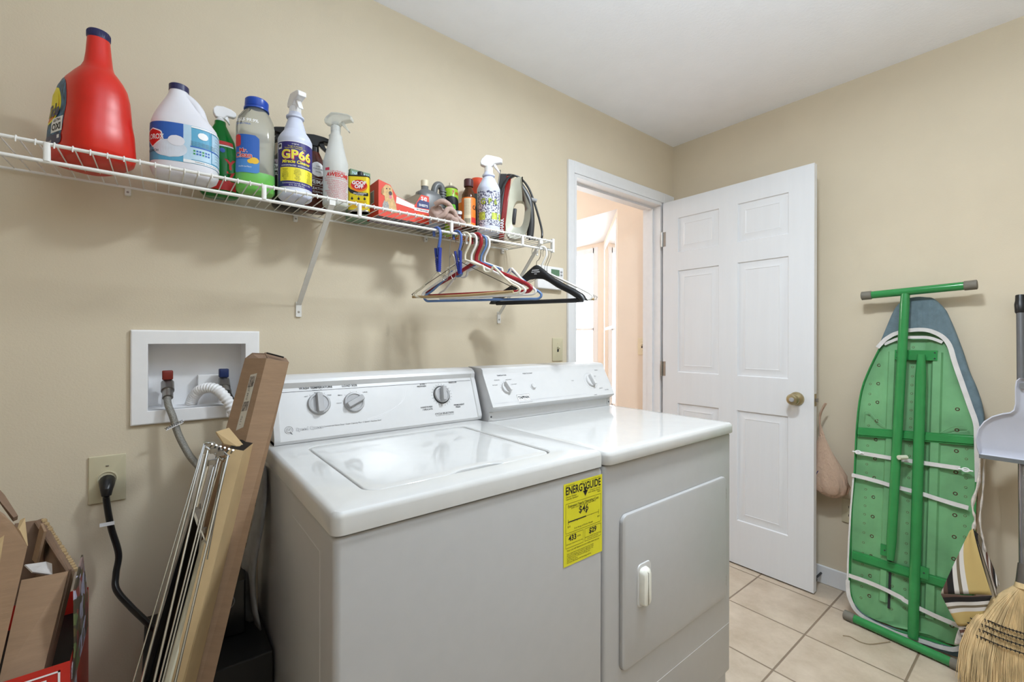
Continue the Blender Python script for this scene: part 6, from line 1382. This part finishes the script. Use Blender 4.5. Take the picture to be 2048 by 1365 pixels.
# striped cloth hanging by the board
stripe = bpy.data.materials.new('striped_cotton'); stripe.use_nodes = True; nt = stripe.node_tree; b = nt.nodes['Principled BSDF']; b.inputs['Roughness'].default_value = .9
uvn = nt.nodes.new('ShaderNodeUVMap'); sx = nt.nodes.new('ShaderNodeSeparateXYZ'); nt.links.new(uvn.outputs[0], sx.inputs[0]); rp = nt.nodes.new('ShaderNodeValToRGB'); rp.color_ramp.interpolation = 'CONSTANT'
cs_ = [(0, (196, 192, 186)), (.05, (84, 62, 52)), (.12, (26, 22, 22)), (.22, (206, 202, 198)), (.29, (112, 100, 80)), (.34, (206, 202, 198)), (.42, (186, 162, 104)), (.74, (26, 22, 22)), (.80, (112, 100, 80)), (.86, (206, 202, 198)), (.93, (96, 64, 54))]
rp.color_ramp.elements[0].color = lin(cs_[0][1]); rp.color_ramp.elements[1].position = cs_[1][0]; rp.color_ramp.elements[1].color = lin(cs_[1][1])
for p_, c_ in cs_[2:]: e_ = rp.color_ramp.elements.new(p_); e_.color = lin(c_)
fr_ = nt.nodes.new('ShaderNodeMath'); fr_.operation = 'FRACT'; nt.links.new(sx.outputs[0], fr_.inputs[0]); nt.links.new(fr_.outputs[0], rp.inputs[0]); nt.links.new(rp.outputs[0], b.inputs['Base Color'])
def uvquad(name, P_, uvs, par, nu=10, nv=10, wav=.003, mt=stripe, th=.0012, offn=None):
    """bilinear cloth patch with folds; P_ four world corners, uvs their u"""
    me = bpy.data.meshes.new(name); vs = []; us = []
    N_ = (P_[1] - P_[0]).cross(P_[3] - P_[0]).normalized()
    for j in range(nv + 1):
        for i in range(nu + 1):
            u, v = i / nu, j / nv; p = (P_[0] * (1 - u) + P_[1] * u) * (1 - v) + (P_[3] * (1 - u) + P_[2] * u) * v
            vs.append(p + N_ * wav * math.sin(u * 7 + v * 4)); us.append(((uvs[0] * (1 - u) + uvs[1] * u) * (1 - v) + (uvs[3] * (1 - u) + uvs[2] * u) * v, v))
    fs = [(j * (nu + 1) + i, j * (nu + 1) + i + 1, (j + 1) * (nu + 1) + i + 1, (j + 1) * (nu + 1) + i) for j in range(nv) for i in range(nu)]
    me.from_pydata([tuple(p) for p in vs], [], fs); uv = me.uv_layers.new(name='UVMap')
    for l in me.loops: uv.data[l.index].uv = us[l.vertex_index]
    me.materials.append(mt)
    for p in me.polygons: p.use_smooth = True
    o = bpy.data.objects.new(name, me); C.objects.link(o); o.parent = par; md = o.modifiers.new('s', 'SOLIDIFY'); md.thickness = th; return o
sc_ = thing('striped_cloth', 'brown cream and black striped cloth bunched at the right edge of the ironing board', 'cloth', (0, 0, 0))
X1 = 2.235
f = lambda px, py, x=X1: atx(x, px, py)
uvquad('cloth_panel', [f(1881, 1188, 2.25), f(1984, 1191), f(1947, 1058, 2.27), f(1939, 1062, 2.28)], [.0, .74, .78, .52], sc_, 14, 14)
uvquad('cloth_panel', [f(1990, 1195, 2.25), f(1998, 1170, 2.28), f(1968, 1085, 2.33), f(1948, 1058, 2.28)], [.8, 1.4, .9, .74], sc_, 8, 14)
uvquad('cloth_fold', [f(1915, 1252, 2.25), f(1955, 1252, 2.24), f(1984, 1193, 2.23), f(1881, 1189, 2.245)], [.66, .74, .12, .05], sc_, 12, 12)
uvquad('cloth_fold', [f(1930, 1285, 2.25), f(1948, 1280, 2.24), f(1955, 1253, 2.245), f(1915, 1252, 2.252)], [1.20, 1.20, .84, .84], sc_, 8, 8)
pc = mat('printed_cotton_edge', (198, 190, 182), .9, vary=.14, scale=60, bump=.8, bscale=80)
uvquad('lining', [f(1908, 1290, 2.255), f(1942, 1290, 2.25), f(1940, 1255, 2.26), f(1920, 1252, 2.26)], [0, 0, 0, 0], sc_, 8, 8, .006, pc)
m = MB(); wp = [atx(2.41, 1962, 880), atx(2.38, 1958, 960), atx(2.32, 1945, 1010), atx(2.31, 1950, 1040), atx(2.28, 1945, 1066)]; wq = smoothpath(wp, 6); m.tube(wq, [.011 + .004 * math.sin(i * 1.3) - .003 * math.sin(i * .5) for i in range(len(wq))], pc, 14, flat=.35)
wp = [atx(2.42, 1970, 885), atx(2.39, 1966, 980), atx(2.34, 1960, 1040), atx(2.30, 1968, 1090), atx(2.28, 1970, 1100)]; wq = smoothpath(wp, 6); m.tube(wq, [.008 + .003 * math.sin(i * 1.7) for i in range(len(wq))], pc, 12, flat=.35); m.build('gathered_lining', sc_, smooth=80)

# ================================================================ BROOM AND DUSTPAN
t = thing('broom', 'natural straw broom with black stitching leaning head down by the striped cloth', 'broom', (0, 0, 0))
hb = atx(2.29, 2047, 1150); ht = Vector((2.53, atx(2.53, 2041, 600).y, 1.372)); ha = (ht - hb).normalized()
m = MB(); m.tube([hb - ha * .03, hb + (ht - hb) * .55], .0105, mat('metal_handle', (150, 150, 156), .25, metal=.9), 16); m.tube([hb + (ht - hb) * .55, ht - ha * .06], .0115, mat('grey_handle', (92, 92, 94), .4), 16); m.build('handle', t)
m = MB(); m.tube([ht - ha * .07, ht - ha * .065, ht - ha * .035, ht - ha * .02, ht], [.0125, .015, .0165, .014, .0135], black, 16); m.build('grip', t)
m = MB(); m.tube([hb - ha * .03, hb - ha * .02, hb + ha * .035], [.019, .018, .013], mat('dark_sleeve', (104, 98, 92), .4, metal=.5), 16); m.tube([hb - ha * .045, hb - ha * .028], [.0225, .0195], straw, 16); m.build('ferrule', t)
m = MB(); random.seed(11)
bot_c = Vector((2.205, hb.y - .005, .006)); wdir = Vector((.06, -1, 0)).normalized(); wdir2 = Vector((1, .06, 0)).normalized()
topc = hb - ha * .04
def bpos(u, w2, v):
    """u across -1..1, w2 thickness -1..1, v 0 top .. 1 bottom"""
    c_ = topc + (bot_c - topc) * v; sh = .016 + .124 * (1 - (1 - min(1, v * 1.25)) ** 2.2) + .012 * v; th_ = .016 + .020 * v
    if v > .6: th_ += .01 * (v - .6)
    rr_ = math.sqrt(max(0, 1 - abs(u) ** 2.6)); return c_ + wdir * (u * sh) + wdir2 * (w2 * th_ * (.5 + .5 * rr_))
N_ = 1500
for i in range(N_):
    u = random.uniform(-1, 1); w2 = random.choice((-1, 1)) * random.uniform(.55, 1) if random.random() < .8 else random.uniform(-1, 1); e_ = random.uniform(.93, 1.0); du = random.gauss(0, .03); j = random.uniform(-.03, .03)
    vv = [0, .1, .22, .38, .50, .68, .86, e_]; pts = []
    for k, v in enumerate(vv):
        q = bpos(u + du * max(0, v - .35) * 1.6, w2 + j, v); pts.append(q + Vector((random.uniform(-.0006, .0006), random.uniform(-.001, .001), 0)) * (k > 4) * 2)
    r0 = random.uniform(.0009, .0016); m.tube(pts, [r0, r0, r0, r0, r0, r0 * .9, r0 * .7, r0 * .35], straw, 4, caps=False)
# inner fill so the head is solid
rg = []
for v in (0, .06, .12, .2, .3, .4, .55, .75, .9): rg.append([bpos(math.cos(q) * .97, 0, v) + wdir2 * math.sin(q) * (.012 + .020 * v) for q in [x * math.pi / 12 for x in range(24)]])
m.rings(rg, straw); m.build('bristles', t, smooth=60)
bs = t.children[-1]
for v in (.36, .41, .46, .52):
    k = MB(); k.tube([bpos(math.cos(q) * 1.03, math.sin(q) * 1.42, v + .002 * math.sin(q * 9)) for q in [x * math.pi / 30 for x in range(60)]], .0017, ink, 6, closed=True)
    for q in range(3, 28): 
        p = bpos(-1 + q * .0714, -1.44, v); k.tube([p + Vector((0, 0, .004)), p - Vector((0, 0, .004))], .0014, ink, 5)
    k.build('stitching', t)
# dustpan clipped on the handle
t = thing('dustpan', 'pale grey plastic dustpan clipped upright on the broom handle', 'dustpan', (0, 0, 0))
XP = 2.36; g_ = lambda px, py: atx(XP, px, py); dp = mat('dustpan_plastic', (188, 190, 202), .3, vary=.01)
L_ = [(1960, 915), (1953, 895), (1951, 878), (1956, 858), (1968, 843), (1984, 833), (2005, 827), (2020, 825), (2027, 820), (2030, 808), (2030, 775), (2032, 762), (2038, 757)]
cxp = 2056
P3 = [g_(*q) for q in L_]; cy_ = g_(cxp, 800).y
full = P3 + [Vector((p.x, 2 * cy_ - p.y, p.z)) for p in P3[::-1]]
m = MB(); k_ = len(full); cen = Vector((XP, cy_, g_(cxp, 890).z))
def dring(ins, dx):
    o = []
    for i, p in enumerate(full):
        a = full[i - 1]; b_ = full[(i + 1) % k_]; tt = (b_ - a); nn = Vector((0, -tt.z, tt.y)).normalized()
        if nn.dot(cen - p) < 0 and abs(p.y - cen.y) > .03: nn = -nn
        elif abs(p.y - cen.y) <= .03: nn = Vector((0, math.copysign(1, cen.y - p.y), 0))
        o.append(p + nn * ins + Vector((dx, 0, 0)))
    return o
m.rings([dring(.0, .010), dring(0, -.006), dring(.003, -.0085), dring(.006, -.006), dring(.010, .0), dring(.016, .004)], dp, caps=False)
inn = dring(.016, .004); 
# floor of the pan, filled as a fan in strips
zz = sorted(set(round(p.z, 4) for p in inn)); h_ = len(inn) // 2
m.add(inn, [(i, i + 1, k_ - 2 - i, k_ - 1 - i) for i in range(h_ - 1)], dp)
out0 = dring(0, .010); m.add(out0, [(k_ - 1 - i, k_ - 2 - i, i + 1, i) for i in range(h_ - 1)], dp)
zl = g_(1960, 905).z; ylo = P3[0].y
m.box((XP - .03, 2 * cy_ - ylo, zl - .012), (XP + .012, ylo, zl - .004), dp); m.box((XP - .032, 2 * cy_ - ylo, zl - .016), (XP - .024, ylo, zl - .003), mat('pan_lip_grey', (104, 108, 110), .5))
m.build('pan', t, smooth=40)
m = MB(); hp = g_(2046, 772); m.rbox((XP - .0095, hp.y - .006, hp.z - .010), (XP - .0045, hp.y + .008, hp.z + .010), mat('clip_grey', (120, 122, 124), .4), r=.004, axis=0); m.build('clip', t)

# plastic carrier bag on the back of the door
bag = bpy.data.materials.new('bag_plastic'); bag.use_nodes = True; b = bag.node_tree.nodes['Principled BSDF']; b.inputs['Base Color'].default_value = lin((214, 186, 164)); _n = bag.node_tree.nodes.new('ShaderNodeTexNoise'); _n.inputs['Scale'].default_value = 9; _n.inputs['Detail'].default_value = 3; _n.inputs['Distortion'].default_value = 1.5; _b = bag.node_tree.nodes.new('ShaderNodeBump'); _b.inputs['Distance'].default_value = .012; _b.inputs['Strength'].default_value = .45; bag.node_tree.links.new(_n.outputs['Fac'], _b.inputs['Height']); bag.node_tree.links.new(_b.outputs[0], b.inputs['Normal']); b.inputs['Roughness'].default_value = .35; b.inputs['Transmission Weight'].default_value = .35; b.inputs['IOR'].default_value = 1.1
t = thing('plastic_bag', 'thin pinkish plastic carrier bag hanging behind the open door', 'plastic bag', (2.505, .750, .79))
m = MB(); rg = []
prof = [(.0, .004, .003), (-.05, .012, .008), (-.10, .028, .016), (-.16, .054, .024), (-.22, .078, .034), (-.27, .088, .038), (-.305, .074, .036), (-.325, .042, .024), (-.335, .010, .008)]
for z, ry, rx in prof:
    ring = []
    for i in range(48):
        a = 2 * math.pi * i / 48; d = Vector((math.cos(a), math.sin(a), 0)); wr = 1 + .16 * noise.noise(Vector((math.cos(a) * 3, math.sin(a) * 3, z * 6))) + .05 * math.sin(a * 11 + z * 30) + .04 * math.sin(a * 17 - z * 20)
        ring.append((rx * math.cos(a) * wr, ry * math.sin(a) * wr * 1.0 - .30 * max(0, -z) * .35 + (.012 * noise.noise(Vector((a, z * 9, 2)))), z + .014 * noise.noise(Vector((math.cos(a) * 2, math.sin(a) * 2, 5 + z)))))
    rg.append(ring)
m.rings(rg, bag); m.build('bag_body', t, smooth=80)
m = MB(); m.text('W', .035, lambda x, y: Vector((-.043, .012 - x * 1, -.225 + y)), lblue, bold=.0); m.build('print', t, smooth=0)
m = MB(); m.tube(smoothpath([(0, 0, -.02), (-.006, .0, .05), (-.002, -.02, .11)], 5), .0035, bag, 8); m.tube(smoothpath([(0, 0, -.02), (.006, .0, .05), (0, -.025, .11)], 5), .0035, bag, 8); m.build('handles', t, smooth=80)
# loose twist of cord on the tiles
m = MB(); pts = [atz(.0025, *q) for q in ((1686, 1272), (1700, 1274), (1715, 1282), (1728, 1287), (1742, 1289), (1760, 1287), (1780, 1284))]; m.tube(smoothpath(pts, 5), .0016, mat('grey_string', (150, 134, 110), .8), 6)
tag(m.build('string'), 'short loose piece of grey string on the floor tiles', 'string')
